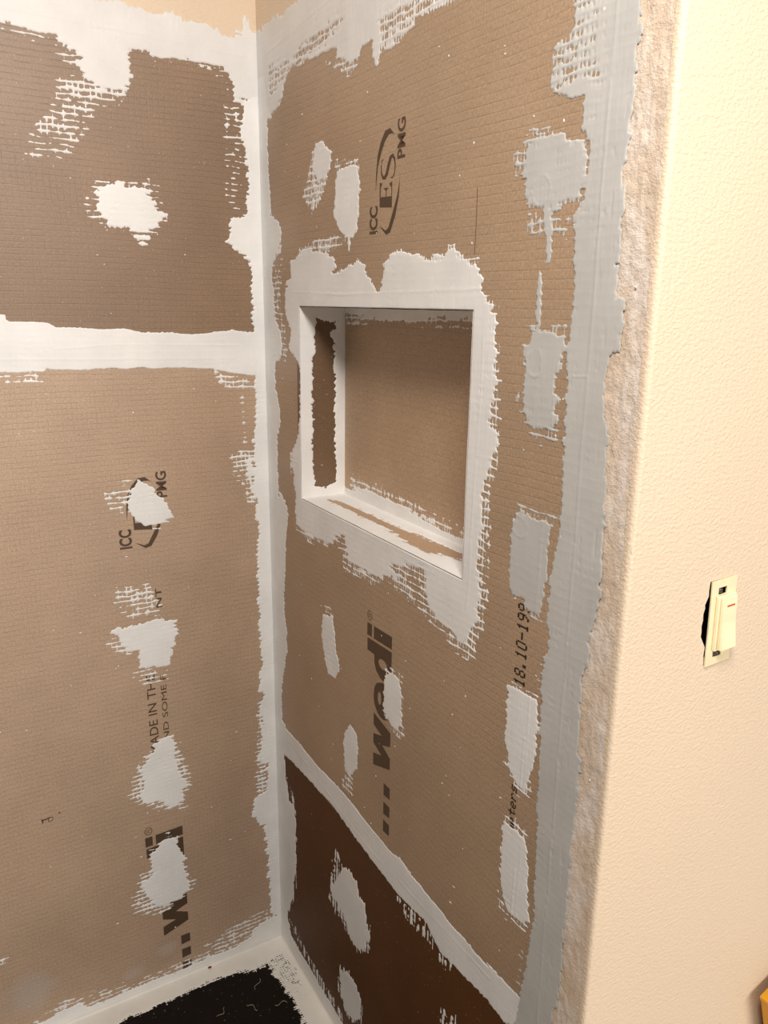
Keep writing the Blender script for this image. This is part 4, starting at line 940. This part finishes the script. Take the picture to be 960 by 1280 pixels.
# ------------------------------------------------------------------ light switch without its cover plate
sw = bpy.data.objects.new('light_switch', None); COL.objects.link(sw)
sw.matrix_world = M_FRONT @ Matrix.Translation((0.1555, 1.1018, 0.0))
sw.empty_display_size = 0.02
tag(sw, 'cream rocker light switch without cover plate on the beige wall', 'light switch')
# everything is built upright, then leans like the real one (a slightly crooked strap)
LEAN = Matrix.Rotation(math.radians(-2.2), 4, 'Z') if False else Matrix.Rotation(math.radians(2.6), 4, 'Z')
def sw_part(name, bm, mat, parent=sw, smooth=False):
    me = bpy.data.meshes.new(name); bm.to_mesh(me); bm.free()
    me.transform(LEAN)
    return link(name, me, mat, parent, None, smooth)
bm = bmesh.new()
# open box behind
for lo, hi in (((-0.030, -0.050, -0.060), (0.026, 0.050, -0.058)), ((-0.030, -0.050, -0.058), (-0.0285, 0.050, -0.014)), ((0.0245, -0.050, -0.058), (0.026, 0.050, -0.014)),
               ((-0.030, -0.050, -0.058), (0.026, -0.0485, -0.014)), ((-0.030, 0.0485, -0.058), (0.026, 0.050, -0.014))):
    box_bm(bm, lo, hi)
o = sw_part('wall_box', bm, MAT['black']); tag(o, 'dark electrical box behind the switch')
def strap():
    bm = bmesh.new()
    w, h, z0, z1 = 0.0208, 0.0510, 0.0006, 0.0022
    # strap with two slots for the screws
    for (x0, x1, y0, y1) in ((-w, w, 0.0420, h), (-w, w, -h, -0.0420), (-w, -0.0095, -0.0420, 0.0420), (0.0045, w, -0.0420, 0.0420), (-0.0095, 0.0045, -0.0335, 0.0335)):
        box_bm(bm, (x0, y0, z0), (x1, y1, z1))
    return bm
o = sw_part('mounting_strap', strap(), MAT['cream_paint']); tag(o, 'cream painted mounting strap')
for y in (0.0378, -0.0378):
    bm = bmesh.new()
    box_bm(bm, (-0.0095, y - 0.0042, -0.004), (0.0045, y + 0.0042, -0.003))
    o = sw_part('screw_slot', bm, MAT['black'])
    bm = bmesh.new()
    bmesh.ops.create_cone(bm, cap_ends=True, segments=20, radius1=0.0034, radius2=0.0026, depth=0.0022)
    for v in bm.verts: v.co += Vector((-0.0045, y, 0.0008))
    o = sw_part('screw', bm, MAT['steel']); tag(o, 'steel screw')
    bm = bmesh.new()
    box_bm(bm, (-0.0068, y - 0.0004, 0.0017), (-0.0022, y + 0.0004, 0.0021))
    me = bpy.data.meshes.new('screw_groove'); bm.to_mesh(me); bm.free(); me.transform(LEAN)
    link('screw_groove', me, MAT['black'], o)
bm = bmesh.new()
box_bm(bm, (-0.0125, -0.0330, 0.0020), (0.0175, 0.0330, 0.0062), 0.0012)
sw_part('switch_body', bm, MAT['cream'])
bm = bmesh.new()
prof = [(-0.0310, 0.0060), (-0.0310, 0.0125), (0.0010, 0.0090), (0.0310, 0.0082), (0.0310, 0.0060)]
x0, x1 = -0.0095, 0.0165
vs_ = [[bm.verts.new((x, y, z)) for (y, z) in prof] for x in (x0, x1)]
for i in range(len(prof)):
    j = (i + 1) % len(prof)
    bm.faces.new((vs_[0][i], vs_[0][j], vs_[1][j], vs_[1][i]))
bm.faces.new(vs_[0][::-1]); bm.faces.new(vs_[1])
bmesh.ops.recalc_face_normals(bm, faces=list(bm.faces))
bmesh.ops.bevel(bm, geom=list(bm.edges), offset=0.0008, segments=2, affect='EDGES')
rocker = sw_part('rocker', bm, MAT['cream'])
bm = bmesh.new()
box_bm(bm, (-0.0005, 0.0195, 0.0080), (0.0125, 0.0214, 0.0090), 0.0003, 1)
me = bpy.data.meshes.new('indicator'); bm.to_mesh(me); bm.free(); me.transform(LEAN)
o = link('indicator', me, MAT['red'], rocker); tag(o, 'thin red indicator strip')

# ------------------------------------------------------------------ loose things
# added dark upright, standing in for the soft shade beside the yellow bar
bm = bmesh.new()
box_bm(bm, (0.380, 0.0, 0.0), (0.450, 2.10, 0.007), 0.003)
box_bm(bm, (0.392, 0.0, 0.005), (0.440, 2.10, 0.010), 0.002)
me = bpy.data.meshes.new('shade_strip_1'); bm.to_mesh(me); bm.free()
o = link('shade_strip_1', me, MAT['shade_brown'], None, M_FRONT)
tag(o, 'made-up dark brown upright in place of shade on the beige wall', kind='structure')
# yellow bar standing in front of it, leaning a little
lv = bpy.data.objects.new('yellow_bar', None); COL.objects.link(lv)
lv.matrix_world = Matrix.Translation((0.503, Y_END - 0.0245, 0.0)) @ Matrix.Rotation(math.radians(-18.0), 4, 'Y')
tag(lv, 'upright yellow bar leaning beside the dark shade strip', 'bar')
bm = bmesh.new()
for lo, hi in (((0.0, -0.012, 0.0), (0.010, 0.012, 0.520)), ((0.050, -0.012, 0.0), (0.060, 0.012, 0.520)), ((0.008, -0.006, 0.0), (0.052, 0.006, 0.520))):
    box_bm(bm, lo, hi, 0.0015)
me = bpy.data.meshes.new('bar_body'); bm.to_mesh(me); bm.free()
link('bar_body', me, MAT['yellow'], lv)
link('end_cap', box_mesh('end_cap', (-0.001, -0.013, 0.514), (0.061, 0.013, 0.523), 0.002), MAT['yellow'], lv)

# crumb and fibres on the shower base
bm = bmesh.new()
bmesh.ops.create_icosphere(bm, subdivisions=2, radius=0.0032)
for v in bm.verts:
    n_ = float(vnoise(np.array([v.co.x * 900 + 7]), np.array([v.co.y * 900 + v.co.z * 700 + 5]), 3)[0])
    v.co *= 0.75 + 0.5 * n_
    v.co.z *= 0.6; v.co.x *= 1.3
    v.co += Vector((-0.1774, -0.0105, 0.0062))
me = bpy.data.meshes.new('crumb'); bm.to_mesh(me); bm.free()
o = link('crumb', me, MAT['crumb']); tag(o, 'small dark red crumb on the pale floor sealant', 'crumb')

# pale hairs caught on the base
for i, (x, y, a, l) in enumerate(((-0.10, -0.10, 0.9, 0.030), (-0.13, -0.15, 2.2, 0.026), (-0.19, -0.13, 0.6, 0.022), (-0.075, -0.17, 2.9, 0.026))):
    V, Fc = [], []
    for k in range(12):
        t = k / 11 - 0.5
        px = x + math.cos(a) * l * t - math.sin(a) * 0.004 * math.sin(k * 0.55 + i)
        py = y + math.sin(a) * l * t + math.cos(a) * 0.004 * math.sin(k * 0.55 + i)
        for (dx, dz) in ((-0.0004, 0.0002), (0.0004, 0.0002), (0.0, 0.0009)):
            V.append((px - math.sin(a) * dx, py + math.cos(a) * dx, dz))
    for k in range(11):
        for j in range(3):
            Fc.append((3 * k + j, 3 * k + (j + 1) % 3, 3 * k + 3 + (j + 1) % 3, 3 * k + 3 + j))
    Fc += [(2, 1, 0), (33, 34, 35)]
    o = link('fibre', pydata('fibre', V, Fc), MAT['fibre'])
    tag(o, 'thin pale fibre lying on the dark shower base', 'fibre', 'fibres on the shower base')
